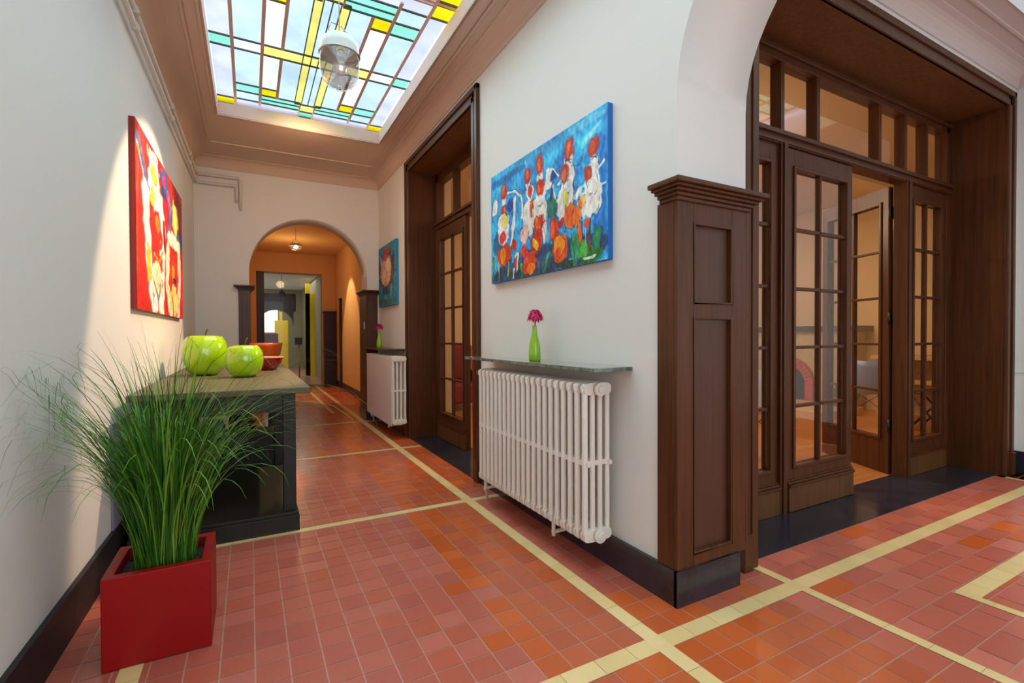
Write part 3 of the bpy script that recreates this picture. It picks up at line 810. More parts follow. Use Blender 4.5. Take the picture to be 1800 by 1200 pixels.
# ---- panelled wooden pier cladding under the arch
def pier_clad(name, label, x0, x1, yf, yb, z0, z1, cap=0.06, side=None, both=True):
    r = thing(name, label, 'pier panelling', (x0, yf, 0), kind='structure')
    m = MB()
    w_ = x1 - x0
    p0, p1 = x0 + 0.10 * w_ / 0.45, x1 - 0.22 * w_ / 0.45 if w_ > 0.3 else x1 - 0.03
    p1 = x1 - 0.10 * w_ / 0.45
    zm = z0 + (z1 - z0) * 0.705
    # stiles and rails on the face
    m.box(x0, p0, yf, yb, z0, z1); m.box(p1, x1, yf, yb, z0, z1)
    m.box(p0, p1, yf, yb, z0, z0 + 0.055); m.box(p0, p1, yf, yb, zm - 0.03, zm + 0.03); m.box(p0, p1, yf, yb, z1 - 0.09, z1)
    m.build('panel_frame', M['wood'], r, 0.003)
    for (a, c) in ((z0 + 0.055, zm - 0.03), (zm + 0.03, z1 - 0.09)):
        q = MB(); q.box(p0, p1, yf + 0.018, yb, a, c)
        pn = q.build('recessed_panel', M['woodp'], r)
        e = MB(); g = 0.010
        e.box(p0, p0 + g, yf - 0.004, yf + 0.018, a, c); e.box(p1 - g, p1, yf - 0.004, yf + 0.018, a, c)
        e.box(p0, p1, yf - 0.004, yf + 0.018, a, a + g); e.box(p0, p1, yf - 0.004, yf + 0.018, c - g, c)
        e.build('panel_moulding', M['wood'], pn, 0.003)
    return r
def cap_block(parent, x0, x1, y0, y1, z, sc=1.0):
    m = MB()
    for (o, a, c) in ((0.012, 0, 0.018), (0.022, 0.018, 0.034), (0.036, 0.034, 0.048), (0.052, 0.048, 0.060), (0.068, 0.060, 0.082)):
        m.box(x0 - o * sc, x1 + o * sc, y0 - o * sc, y1 + o * sc * 0.3, z + a * sc, z + c * sc)
    return m.build('cap', M['wood'], parent, 0.004)
pr_ = pier_clad('trim_9', 'mahogany panelled pier under the arch, between radiator and hall doors', 1.638, 2.10, 1.508, 1.53, 0.16, 1.79)
m = MB(); m.box(1.636, 1.65, 1.53, 1.625, 0.16, 1.79); m.box(2.10, 2.115, 1.508, 1.60, 0.2, 1.79)
m.build('side_board', M['wood'], pr_, 0.003)
cap_block(pr_, 1.638, 2.112, 1.508, 1.60, 1.785)

# ---- end-arch pilasters
for nm, x0, x1, lab in (('trim_10', -0.12, 0.012, 'narrow mahogany pilaster left of the end arch'), ('trim_11', 1.455, 1.62, 'narrow mahogany pilaster right of the end arch')):
    r = thing(nm, lab, 'pilaster', (x0, 7.04, 0), kind='structure')
    m = MB(); m.box(x0, x1, 7.035, 7.48, 0.15, 1.79); m.build('shaft', M['wood'], r, 0.004)
    m = MB(); m.box(x0 + 0.035, x1 - 0.035, 7.028, 7.036, 0.25, 1.68); m.build('panel', M['woodp'], r, 0.002)
    m = MB(); m.box(x0 - 0.01, x1 + 0.01, 7.025, 7.49, 0, 0.15); m.build('plinth', M['slate'], r)
    cap_block(r, x0, x1, 7.035, 7.48, 1.785, 0.8)
m = MB(); m.box(1.452, 1.456, 7.12, 7.18, 1.30, 1.40)
sw = m.build('light_switch', M['white'], None); tag(sw, 'small white switch on the pilaster right of the end arch', 'switch')

# ---- stained glass skylights
C_B = srgb(205, 226, 240); C_L = srgb(214, 214, 236); C_W = srgb(238, 240, 248); C_Y = srgb(236, 212, 22); C_G = srgb(238, 224, 120)
C_M = srgb(150, 232, 205); C_D = srgb(80, 176, 128)
def skylight(name, label, cx, cy0, n, z, hw=0.82, sc=1.0):
    """n panels of 2.48 m in a row; each panel mirrored about its middle"""
    root = thing(name, label, 'skylight', (cx, cy0, z), kind='structure')
    gl = MB(); ca = MB(); ct = MB()
    rng = random.Random(5)
    L = 2.48
    def R(x0, x1, v0, v1, c):
        for s in (-1, 1):
            for q in (-1, 1):
                k = rng.uniform(0.93, 1.04)
                col = (min(1, c[0] * k), min(1, c[1] * k), min(1, c[2] * k), 1)
                a, b = sorted((cx + s * x0 * sc, cx + s * x1 * sc))
                e, f = sorted((yc + q * v0, yc + q * v1))
                gl.face([(a, e, z), (b, e, z), (b, f, z), (a, f, z)], col)
    def cy_(x, v0, v1, w=0.013, t=None):
        for s in ((-1, 1) if x else (1,)):
            for q in (-1, 1):
                e, f = sorted((yc + q * v0, yc + q * v1))
                (t or ca).box(cx + s * x * sc - w, cx + s * x * sc + w, e, f, z - 0.014, z - 0.001)
    def cx_(v, x0, x1, w=0.006, t=None):
        for s in (-1, 1):
            for q in (-1, 1):
                a, b = sorted((cx + s * x0 * sc, cx + s * x1 * sc))
                (t or ct).box(a, b, yc + q * v - w, yc + q * v + w, z - 0.013, z - 0.001)
    for i in range(n):
        yc = cy0 + L * (i + 0.5)
        # half widths
        R(0, .06, .08, .90, C_W if i % 2 else C_B); R(.06, .125, .0, .90, C_G); R(0, .06, 0, .08, C_G)
        R(0, .07, .90, 1.07, C_G); R(0, .07, 1.07, 1.20, C_M); R(0, .07, 1.20, 1.24, C_L)
        R(.07, .125, .90, 1.05, C_M); R(.07, .125, 1.05, 1.24, C_L)
        R(.125, .29, 0, .08, C_G); R(.125, .29, .08, .87, C_B); R(.125, .29, .87, 1.05, C_M); R(.125, .29, 1.05, 1.24, C_L)
        R(.29, .44, 0, .08, C_G); R(.29, .44, .08, .71, C_W); R(.29, .44, .71, .87, C_Y); R(.29, .44, .87, 1.05, C_M); R(.29, .44, 1.05, 1.24, C_L)
        R(.44, .66, 0, .08, C_W); R(.44, .66, .08, .71, C_B); R(.44, .66, .71, .86, C_M); R(.44, .66, .86, 1.05, C_B); R(.44, .66, 1.05, 1.24, C_L)
        R(.66, hw, 0, .08, C_M); R(.66, hw, .08, 1.06, C_L); R(.66, hw, 1.06, 1.22, C_Y); R(.66, hw, 1.22, 1.24, C_L)
        cy_(.66, 0, 1.24); cy_(.44, 0, 1.12); cy_(.29, .08, .87); cy_(.07, .90, 1.24, .008)
        cy_(.125, 0, .9, .004, ct); cy_(.06, 0, .9, .004, ct); cy_(0, 0, .9, .004, ct)
        cx_(.08, 0, hw); cx_(.71, .29, .66); cx_(.87, .07, .66); cx_(.96, .07, .44, .004); cx_(1.05, .07, .66); cx_(1.06, .66, hw); cx_(1.22, .66, hw); cx_(.9, 0, .125); cx_(1.07, 0, .07); cx_(1.20, 0, .07)
        cx_(1.20, 0.07, .66, .009, ca)
        for q in (-1, 1):
            ca.box(cx - hw * sc, cx + hw * sc, yc + q * 1.24 - 0.012, yc + q * 1.24 + 0.012, z - 0.016, z - 0.001)
    gl.build('stained_glass', M['stained'], root)
    ca.build('brown_cames', M['came'], root)
    ct.build('thin_cames', M['camed'], root)
    y0, y1 = cy0, cy0 + L * n
    X0, X1 = cx - hw * sc, cx + hw * sc
    fr = MB()
    for (a, bb, c, d) in ((X0 - .06, X0, y0 - .06, y1 + .06), (X1, X1 + .06, y0 - .06, y1 + .06), (X0, X1, y0 - .06, y0), (X0, X1, y1, y1 + .06)):
        fr.box(a, bb, c, d, z - 0.03, z + 0.04)
    fr.build('frame', M['wframe'], root)
    return root
s1 = skylight('window_1', 'stained glass skylight in the corridor ceiling, blue yellow and mint panes', 0.555, 5.84 - 2.48 * 3, 3, 3.62)
s2 = skylight('window_2', 'stained glass skylight of the hall at the top right corner', 3.985, -3.76, 2, 3.62, sc=1.72)
# white shafts up to the glass
def shaft(name, x0, x1, y0, y1, X0, X1, Y0, Y1, lab):
    m = MB()
    A = [(x0, y0), (x1, y0), (x1, y1), (x0, y1)]
    Bq = [(X0, Y0), (X1, Y0), (X1, Y1), (X0, Y1)]
    def ring(off, z):
        return z
    for k in range(4):
        a, b = A[k], A[(k + 1) % 4]
        c, d = Bq[(k + 1) % 4], Bq[k]
        m.face([(a[0], a[1], CZ - 0.01), (b[0], b[1], CZ - 0.01), (c[0], c[1], 3.625), (d[0], d[1], 3.625)])
    # outer blocking curb
    m.box(X0 - 0.30, X0 - 0.06, Y0 - 0.3, Y1 + 0.3, CZ + 0.12, 3.72); m.box(X1 + 0.06, X1 + 0.3, Y0 - 0.3, Y1 + 0.3, CZ + 0.12, 3.72)
    m.box(X0 - 0.06, X1 + 0.06, Y0 - 0.3, Y0 - 0.06, CZ + 0.12, 3.72); m.box(X0 - 0.06, X1 + 0.06, Y1 + 0.06, Y1 + 0.3, CZ + 0.12, 3.72)
    struct(name, m, M['wframe'], lab, 'skylight shaft')
shaft('trim_12', KX0, KX1, KY0, KY1, -0.265, 1.375, -1.6, 5.84, 'white shaft of the corridor skylight')
shaft('trim_13', HX0, HX1, HY0, HY1, 2.58, 5.39, -2.45, 1.20, 'white shaft of the hall skylight')

# ================================================================ DOORS
def casing(root, axis, a0, a1, zt, p, s, w_=0.125, depth=0.40):
    """moulded casing round an opening a0..a1 (outer), plane p, s = -1 towards the viewer side"""
    def bx(m, u0, u1, d0, d1, z0, z1):
        if axis == 'x': m.box(u0, u1, min(d0, d1), max(d0, d1), z0, z1)
        else: m.box(min(d0, d1), max(d0, d1), u0, u1, z0, z1)
    for (u0, u1, e) in ((a0, a0 + w_, 0), (a1 - w_, a1, 1)):
        m = MB()
        o = (u0, u0 + 0.045) if e == 0 else (u1 - 0.045, u1)
        i = (u1 - 0.05, u1) if e == 0 else (u0, u0 + 0.05)
        bx(m, o[0], o[1], p + s * 0.034, p, 0, zt)
        bx(m, u0, u1, p + s * 0.018, p, 0, zt - 0.045)
        bx(m, i[0], i[1], p + s * 0.026, p, 0, zt - w_ + 0.05)
        m.build('casing_side', M['wood'], root, 0.005)
        # reveal lining
        m = MB()
        l = (u1 - 0.02, u1) if e == 0 else (u0, u0 + 0.02)
        bx(m, l[0], l[1], p, p - s * depth, 0, zt - w_)
        m.build('reveal_lining', M['wood'], root)
        m = MB()
        bx(m, o[0] - 0.003, o[1] + 0.02, p + s * 0.042, p, 0, 0.19)
        m.build('plinth_block', M['wood'], root, 0.004)
    m = MB()
    bx(m, a0, a1, p + s * 0.034, p, zt - 0.045, zt)
    bx(m, a0 + 0.045, a1 - 0.045, p + s * 0.018, p, zt - w_, zt - 0.045)
    bx(m, a0 + w_ - 0.05, a1 - w_ + 0.05, p + s * 0.026, p, zt - w_, zt - w_ + 0.05)
    m.build('casing_head', M['wood'], root, 0.005)
    m = MB()
    bx(m, a0 + w_ - 0.02, a1 - w_ + 0.02, p, p - s * depth, zt - w_, zt - w_ + 0.02)
    m.build('soffit_board', M['wood_l'], root)

def glazed(parent, x0, x1, z0, z1, cols, rws, yf, d=0.045, front=True, local=True, st=0.085, top=0.13, bot=0.30, kick=True, mw=0.011):
    """a glazed leaf in the XZ plane, face at yf towards -y; parts go under parent"""
    m = MB()
    gx0, gx1, gz0, gz1 = x0 + st, x1 - st, z0 + bot, z1 - top
    m.box(x0, gx0, yf, yf + d, z0, z1); m.box(gx1, x1, yf, yf + d, z0, z1)
    m.box(gx0, gx1, yf, yf + d, z0, gz0); m.box(gx0, gx1, yf, yf + d, gz1, z1)
    m.build('frame', M['wood'], parent, 0.003, local)
    m = MB()
    for (yy0, yy1) in ((yf - 0.012, yf + 0.006), (yf + d - 0.006, yf + d + 0.012)):
        g = 0.02
        m.box(gx0 - g, gx0 + 0.004, yy0, yy1, gz0 - g, gz1 + g); m.box(gx1 - 0.004, gx1 + g, yy0, yy1, gz0 - g, gz1 + g)
        m.box(gx0, gx1, yy0, yy1, gz0 - g, gz0 + 0.004); m.box(gx0, gx1, yy0, yy1, gz1 - 0.004, gz1 + g)
    m.build('glazing_bead', M['wood'], parent, 0.004, local)
    m = MB()
    for k in range(1, cols):
        x = gx0 + (gx1 - gx0) * k / cols
        m.box(x - mw, x + mw, yf + 0.004, yf + d - 0.004, gz0, gz1)
    for k in range(1, rws):
        z = gz0 + (gz1 - gz0) * k / rws
        m.box(gx0, gx1, yf + 0.004, yf + d - 0.004, z - mw, z + mw)
    m.build('glazing_bars', M['wood'], parent, 0.003, local)
    m = MB(); m.box(gx0, gx1, yf + d / 2 - 0.002, yf + d / 2 + 0.002, gz0, gz1)
    m.build('glass', M['glass'], parent, 0, local)
    if kick:
        m = MB()
        m.box(x0 + 0.004, x1 - 0.004, yf - 0.022, yf, z0, z0 + 0.165)
        k_ = m.build('kick_board', M['wood_l'], parent, 0.004, local)
        m = MB()
        m.box(x0 + 0.002, x1 - 0.002, yf - 0.030, yf, z0 + 0.165, z0 + 0.182); m.box(x0 + 0.002, x1 - 0.002, yf - 0.018, yf, z0 + 0.182, z0 + 0.2); m.box(x0 + 0.004, x1 - 0.004, yf - 0.010, yf, z0 + 0.2, z0 + 0.212)
        m.build('kick_moulding', M['wood'], parent, 0.004, local)

# ---- hall door screen: casing, mullions, transom lights, two fixed side lights
YD = 1.965
fr = thing('door_1', 'wide mahogany door surround of the hall with transom lights and side lights', 'door frame', (2.17, 1.60, 0), kind='structure')
casing(fr, 'x', 2.17, 5.70, 3.225, 1.60, -1)
m = MB(); m.box(2.20, 2.36, YD, YD + 0.09, 0, 3.2); m.box(5.51, 5.69, YD, YD + 0.09, 0, 3.2); m.build('jamb', M['wood'], fr, 0.004)
for (a, b_) in ((3.075, 3.150), (4.765, 4.845)):
    m = MB(); m.box(a, b_, YD - 0.012, YD + 0.09, 0, 2.46); m.box(a + 0.018, b_ - 0.018, YD - 0.024, YD, 0, 2.46); m.build('mullion', M['wood'], fr, 0.004)
m = MB(); m.box(2.295, 5.575, YD - 0.012, YD + 0.09, 2.45, 2.54); m.box(2.295, 5.575, YD - 0.034, YD, 2.50, 2.53); m.box(2.295, 5.575, YD - 0.022, YD, 2.455, 2.475); m.build('transom_bar', M['wood'], fr, 0.004)
m = MB(); m.box(2.295, 5.575, YD, YD + 0.09, 3.00, 3.205); m.box(2.295, 5.575, YD - 0.02, YD, 3.045, 3.075); m.build('head_rail', M['wood'], fr, 0.004)
TP = [2.36, 2.74, 3.11, 3.52, 4.36, 4.77, 5.14, 5.51]
m = MB()
for x in TP[1:-1]: m.box(x - 0.02, x + 0.02, YD + 0.002, YD + 0.08, 2.54, 3.0)
m.build('transom_posts', M['wood'], fr, 0.003)
for k in range(7):
    m = MB(); a = TP[k] + (0.02 if k else 0); b_ = TP[k + 1] - (0.02 if k < 6 else 0)
    m.box(a, b_, YD + 0.04, YD + 0.044, 2.54, 3.0); m.build('transom_glass', M['glass'], fr)
for (a, b_) in ((2.36, 3.075), (4.845, 5.51)):
    o = thing('side_light', None, None, (a - 2.17, YD - 1.60, 0)); o.parent = fr
    glazed(o, 0.0, b_ - a, 0.006, 2.45, 2, 5, 0.01)
hall_leaf = thing('door_2', 'closed glazed mahogany door leaf left of the open one in the hall', 'door', (3.155, YD, 0), kind='structure')
glazed(hall_leaf, 0, 0.80, 0.008, 2.443, 2, 5, 0.0)
open_leaf = thing('door_3', 'glazed mahogany hall door leaf standing open into the dining room', 'door', (4.762, 2.085, 0), math.radians(64.7), kind='structure')
glazed(open_leaf, 0, 0.80, 0.008, 2.443, 2, 5, -0.045, kick=False)
for z in (0.42, 1.33, 2.22):
    m = MB(); m.tube([(-0.006, -0.004, z - 0.05), (-0.006, -0.004, z + 0.05)], 0.009, 8); m.box(-0.003, 0.0, -0.04, -0.002, z - 0.045, z + 0.045)
    m.build('hinge', M['black'], open_leaf, 0, True)

# ---- corridor door
fc = thing('door_4', 'deep mahogany door surround in the right corridor wall', 'door frame', (1.65, 3.57, 0), kind='structure')
casing(fc, 'y', 3.57, 5.64, 3.235, 1.65, -1)
XD = 1.965
m = MB(); m.box(XD, XD + 0.09, 3.60, 3.75, 0, 3.2); m.box(XD, XD + 0.09, 5.465, 5.62, 0, 3.2); m.build('jamb', M['wood'], fc, 0.004)
m = MB(); m.box(XD - 0.012, XD + 0.09, 3.695, 5.515, 2.45, 2.54); m.box(XD - 0.034, XD, 3.695, 5.515, 2.50, 2.53); m.build('transom_bar', M['wood'], fc, 0.004)
m = MB(); m.box(XD, XD + 0.09, 3.695, 5.515, 3.0, 3.205); m.build('head_rail', M['wood'], fc, 0.004)
TQ = [3.75, 4.26, 4.95, 5.465]
m = MB()
for y_ in TQ[1:-1]: m.box(XD + 0.002, XD + 0.08, y_ - 0.02, y_ + 0.02, 2.54, 3.0)
m.build('transom_posts', M['wood'], fc, 0.003)
for k in range(3):
    m = MB(); m.box(XD + 0.04, XD + 0.044, TQ[k] + (0.02 if k else 0), TQ[k + 1] - (0.02 if k < 2 else 0), 2.54, 3.0); m.build('transom_glass', M['glass'], fc)
cl = thing('door_5', 'closed glazed mahogany door leaf in the right corridor wall', 'door', (XD, 5.462, 0), math.radians(-90), kind='structure')
glazed(cl, 0, 0.855, 0.008, 2.443, 2, 5, 0.0)
ol = thing('door_6', 'corridor door leaf swung open into the dining room, behind the near casing', 'door', (2.03, 3.775, 0), math.radians(12), kind='structure')
glazed(ol, 0, 0.85, 0.008, 2.443, 2, 5, 0.0, kick=False)

# ================================================================ CORRIDOR THINGS
# ---- radiators
def radiator(name, label, y0, n, group=None):
    P = 0.0605
    r = thing(name, label, 'radiator', (1.43, y0, 0), group=group)
    zb, zt = 0.175, 0.965
    first = None
    for k in range(n):
        if first is None:
            m = MB()
            for j, x in enumerate((0.014, 0.060, 0.106, 0.152)):
                prof = [(x, 0.03, zb + 0.028), (x, 0.03, zb + 0.05), (x, 0.03, zt - 0.05), (x, 0.03, zt - 0.028)]
                m.tube(prof, [0.015, 0.0155, 0.0155, 0.015] if j == 0 else [0.013, 0.0135, 0.0135, 0.013], 14)
            # headers, rounded
            for (a, c) in ((zb, zb + 0.062), (zt - 0.062, zt)):
                pts = []
                for i in range(32):
                    t = 2 * PI * i / 32
                    ex = 0.5
                    cxx = abs(math.cos(t)) ** ex * (1 if math.cos(t) >= 0 else -1)
                    szz = abs(math.sin(t)) ** ex * (1 if math.sin(t) >= 0 else -1)
                    pts.append((0.083 + 0.083 * cxx, (a + c) / 2 + (c - a) / 2 * szz))
                m.prism([(p_[0], (a + c) / 2 + (p_[1] - (a + c) / 2) * 0.93) for p_ in pts], 'y', 0.012, 0.048); m.prism(pts, 'y', 0.016, 0.044)
                for zc in ((a + c) / 2,):
                    m.tube([(0.083, 0.0, zc), (0.083, 0.0605, zc)], 0.021, 12)
            zc = 0.565
            for x in (0.037, 0.083, 0.129): m.box(x - 0.012, x + 0.012, 0.022, 0.038, zc - 0.012, zc + 0.012)
            m.box(0.010, 0.024, 0.0, 0.0605, zc - 0.011, zc + 0.011)
            m.box(0.144, 0.160, 0.0, 0.0605, zc - 0.010, zc + 0.010)
            first = m.build('section', M['rad'], r, 0, True)
            s_ = first
        else:
            s_ = first.copy(); COL.objects.link(s_); s_.parent = r
        s_.location = (0, k * P, 0)
    # hubs on the near end
    for zc in (zb + 0.032, zt - 0.032):
        m = MB(); m.tube([(0.083, -0.012, zc), (0.083, 0.002, zc)], 0.034, 20); m.tube([(0.083, -0.02, zc), (0.083, -0.012, zc)], 0.02, 6)
        m.build('end_plug', M['rad'], r, 0.002, True)
    L = n * P
    m = MB(); m.tube([(0.083, L, zt - 0.032), (0.083, L + 0.05, zt - 0.032)], 0.012, 10); m.tube([(0.083, L + 0.03, zt - 0.032), (0.04, L + 0.03, zt - 0.032), (0.012, L + 0.03, zt - 0.032)], [0.012, 0.012, 0.018], 12)
    m.build('valve', M['brass'], r, 0, True)
    for yy in (0.35, L - 0.04):
        m = MB(); m.tube([(0.04, yy, 0.09), (0.04, yy, zb + 0.02)], 0.011, 8); m.box(0.03, 0.2, yy - 0.008, yy + 0.008, 0.105, 0.12)
        m.build('bracket', M['rad'], r, 0, True)
    m = MB(); m.tube([(0.083, L, zb + 0.03), (0.083, L + 0.03, zb + 0.03), (0.083, L + 0.03, 0.0)], 0.011, 8)
    m.build('feed_pipe', M['rad'], r, 0, True)
    return r
rad1 = radiator('radiator', 'white column radiator on the wall between corridor door and pier', 1.885, 21)
rad2 = radiator('radiator', 'farther white radiator with a flat front plate, beyond the corridor door', 5.50, 22)
m = MB(); m.box(-0.012, -0.004, 0.02, 1.33, 0.16, 0.965); m.build('front_plate', M['radp'], rad2, 0.003, True)

def shelf(label, y0, y1, mt, z=1.03):
    r = MB(); r.box(1.415, 1.65, y0, y1, z - 0.006, z + 0.014)
    return tag(r.build('radiator_shelf', mt, None, 0.003), label, 'shelf')
shelf('green marble shelf above the near radiator', 1.80, 3.36, M['marble'])
shelf('dark brown stone shelf above the far radiator', 5.66, 7.02, M['dark_shelf'])
m = MB(); m.tube([(1.635, 5.675, 0.0), (1.635, 5.675, 1.02)], 0.011, 10)
tag(m.build('heating_pipe', M['rad'], None), 'thin white vertical pipe beside the far radiator', 'pipe')

# ---- vases with gerberas
def vase(label, x, y, z, h=0.215, r0=0.036, group=None, flabel=None):
    v = thing('bud_vase', label, 'vase', (x, y, z))
    prof = [(0.001, 0), (r0 * .9, 0), (r0, 0.006), (r0 * 1.0, h * .22), (r0 * .93, h * .42), (r0 * .72, h * .60), (r0 * .50, h * .72), (r0 * .40, h * .84), (r0 * .37, h * .97), (r0 * .40, h), (r0 * .30, h), (r0 * .28, h * .8)]
    m = MB(); m.lathe(0, 0, prof, 28); m.build('body', M['vase'], v, 0, True)
    f = thing('gerbera', flabel, 'flower', (x, y, z + h * 0.7))
    top = 0.125
    m = MB(); m.tube([(0, 0, 0), (0.003, 0, 0.05), (0.004, 0.0, top)], 0.0038, 8); m.build('stem', M['fstem'], f, 0, True)
    m = MB()
    for ring, (n, rr, dz, ln) in enumerate(((20, 0.0, -0.004, 0.054), (20, 0.0, 0.002, 0.054), (18, 0.0, 0.010, 0.048), (16, 0, 0.018, 0.038), (12, 0, 0.024, 0.026))):
        for k in range(n):
            t = 2 * PI * (k + 0.5 * ring) / n + random.uniform(-.06, .06)
            c, s = math.cos(t), math.sin(t)
            p = lambda a, w_, zz: (0.004 + c * a - s * w_, s * a + c * w_, top + dz + zz)
            l = ln * random.uniform(.9, 1.06); dr = random.uniform(-.045, -.022) + ring * .011
            m.face([p(.010, -.004, 0), p(.010, .004, 0), p(l * .6, .008, .012), p(l * .6, -.008, .012)], smooth=True)
            m.face([p(l * .6, -.008, .012), p(l * .6, .008, .012), p(l * .9, .007, dr * .5), p(l, 0, dr), p(l * .9, -.007, dr * .5)], smooth=True)
    m.build('petals', M['petal'], f, 0, True)
    m = MB(); m.lathe(0.004, 0, [(0.001, top - 0.004), (0.014, top), (0.018, top + 0.008), (0.014, top + 0.02), (0.001, top + 0.024)], 14); m.build('flower_head', M['heart'], f, 0, True)
vase('lime green bud vase on the near green marble shelf', 1.53, 2.53, 1.0445, flabel='magenta gerbera in the vase above the near radiator')
vase('lime green bud vase on the far radiator shelf', 1.50, 6.43, 1.0445, flabel='dark pink gerbera in the vase above the far radiator')

# ---- paintings
def painter(w_, h_, base, nz, prims, seed, ws=1.0):
    rng = np.random.default_rng(seed)
    img = np.zeros((h_, w_, 3)) + np.array(base, float)
    yy, xx = np.mgrid[0:h_, 0:w_]
    u = (xx + .5) / w_; v = (yy + .5) / h_
    ns = np.zeros((h_, w_))
    for k in range(14):
        a = rng.uniform(0, PI); fq = rng.uniform(6, 40)
        ns += np.sin((u * math.cos(a) + v * math.sin(a)) * fq + rng.uniform(0, 6) + 2 * np.sin(v * rng.uniform(3, 14))) / 14
    img += ns[..., None] * np.array(nz, float) * 2.2
    jit = rng.normal(0, 1, (h_, w_))
    def fine(f0, f1, n=16):
        s_ = np.zeros((h_, w_))
        for k in range(n):
            a = rng.uniform(0, PI); fq = rng.uniform(f0, f1)
            s_ += np.sin((u * asp0 * math.cos(a) + v * math.sin(a)) * fq + rng.uniform(0, 6) + 1.5 * np.sin((v * math.cos(a) - u * asp0 * math.sin(a)) * rng.uniform(6, 30)))
        return s_ / math.sqrt(n)
    asp0 = w_ / h_
    bru = fine(60, 150)
    img += bru[..., None] * np.array(nz, float) * 0.5
    edge = ns * 0.30 + fine(40, 110) * 0.10
    u = u + fine(20, 60) * 0.004; v = v + fine(20, 60) * 0.007
    asp = w_ / h_
    for p in prims:
        if p[0] == 'e':
            _, cu, cv_, ru, rv, c, a = p
            du, dv = (u - cu) * asp, v - cv_
            ru = ru * asp
            ca, sa = math.cos(a), math.sin(a)
            x_ = (du * ca + dv * sa) / max(ru, .004); y_ = (-du * sa + dv * ca) / max(rv, .004)
            d = np.sqrt(x_ ** 2 + y_ ** 2) + edge + rng.uniform(-.06, .06)
            k = np.clip((1.05 - d) * 9, 0, 1)
            if ru > 0.012:
                o_ = np.clip(1 - abs(d - 1.02) * (60 * min(rv, ru) + 3.5), 0, 1) * (bru > 0.1) * 0.6
                img = img * (1 - o_[..., None]) + np.array([38, 26, 52.]) * o_[..., None]
                k = np.clip((0.99 - d) * 9, 0, 1)
        else:
            _, pts, wd, c = p
            wd = wd * ws
            d = np.full((h_, w_), 9.0)
            for (a0, b0), (a1, b1) in zip(pts[:-1], pts[1:]):
                ax, ay, bx_, by = a0 * asp, b0, a1 * asp, b1
                L2 = (bx_ - ax) ** 2 + (by - ay) ** 2 + 1e-9
                t_ = np.clip(((u * asp - ax) * (bx_ - ax) + (v - ay) * (by - ay)) / L2, 0, 1)
                d = np.minimum(d, np.hypot(u * asp - ax - t_ * (bx_ - ax), v - ay - t_ * (by - ay)))
            k = np.clip((abs(wd) * 1.35 * (1 + edge * .8) - d) / (abs(wd) * .35 + .003), 0, 1)
        cc = np.array(c, float) + ns[..., None] * 46 + bru[..., None] * 14 + jit[..., None] * 4
        img = img * (1 - k[..., None]) + cc * k[..., None]
    img = np.clip(img, 0, 255) / 255
    return np.where(img <= .04045, img / 12.92, ((img + .055) / 1.055) ** 2.4)

def canvas(label, loc, rz, W_, H_, D_, img, edge):
    """picture in the local XZ plane facing -Y, lower left corner of its back at loc"""
    r = thing('canvas_painting', label, 'painting', loc, rz)
    h_, w_, _ = img.shape
    nv = (w_ + 1) * (h_ + 1)
    gx, gz = np.meshgrid(np.linspace(0, W_, w_ + 1), np.linspace(0, H_, h_ + 1))
    co = np.stack([gx, np.full_like(gx, -D_ - 0.0006), gz], -1).reshape(-1, 3)
    i, j = np.meshgrid(np.arange(w_), np.arange(h_))
    a = (j * (w_ + 1) + i).ravel()
    fc_ = np.stack([a, a + 1, a + w_ + 2, a + w_ + 1], 1)
    me = bpy.data.meshes.new('picture')
    me.from_pydata(co.tolist(), [], fc_.tolist())
    at = me.color_attributes.new('tint', 'FLOAT_COLOR', 'CORNER')
    c4 = np.ones((w_ * h_, 4)); c4[:, :3] = img.reshape(-1, 3)
    at.data.foreach_set('color', np.repeat(c4, 4, axis=0).ravel())
    me.materials.append(M['canvas'])
    o = bpy.data.objects.new('picture', me); COL.objects.link(o); o.parent = r
    m = MB(); m.box(0, W_, -D_, 0, 0, H_, srgb(*edge))
    m.build('stretched_edge', M['canvas'], r, 0.002, True)
    return r
img = painter(270, 160, (36, 162, 230), (20, 45, 30), ROOST, 4, 1.25)
# right wall faces -X: local +X must run towards -Y of the room
canvas('blue painting of white roosters and orange tulips above the near radiator', (1.649, 3.30, 1.59), math.radians(-90), 1.355, 0.80, 0.032, img, (24, 104, 190))
img = painter(70, 64, (28, 140, 168), (20, 30, 30), TEAL, 9, 2.5)
canvas('small teal painting of a rooster above the far radiator', (1.649, 6.92, 1.60), math.radians(-90), 0.91, 0.82, 0.035, img, (20, 130, 170))
img = painter(130, 110, (222, 22, 10), (22, 14, 8), REDP, 12, 2.6)
ang = math.atan(0.0147)
y0 = 3.70
canvas('red painting of two white angular figures on the left wall', (lx(y0) + 0.001, y0, 1.375), math.radians(90) - ang, 2.02, 1.17, 0.03, img, (150, 30, 20))

# ---- heating pipes under the left cornice
def pipe_run(z, off, xe, zdrop, label):
    m = MB()
    p = [(lx(-3) + off, -3, z), (lx(6.9) + off, 7.06 - off - 0.03, z), (lx(7.0) + off + 0.015, 7.06 - off, z), (xe - 0.02, 7.06 - off, z), (xe, 7.06 - off, z - 0.02), (xe, 7.06 - off, zdrop)]
    m.tube(p, 0.017, 10)
    for yy in (1.2, 2.4, 3.7, 5.1, 6.3):
        x = lx(yy) + off
        m.tube([(x, yy - 0.025, z), (x + 0.0004, yy + 0.025, z)], 0.023, 12)
    return tag(m.build('heating_pipe', M['pipe'], None), label, 'pipe')
pipe_run(3.19, 0.04, -0.085, 2.80, 'upper cream pipe along the left cornice, ending above the end arch')
pipe_run(3.09, 0.04, -0.125, 2.90, 'lower cream pipe along the left cornice')

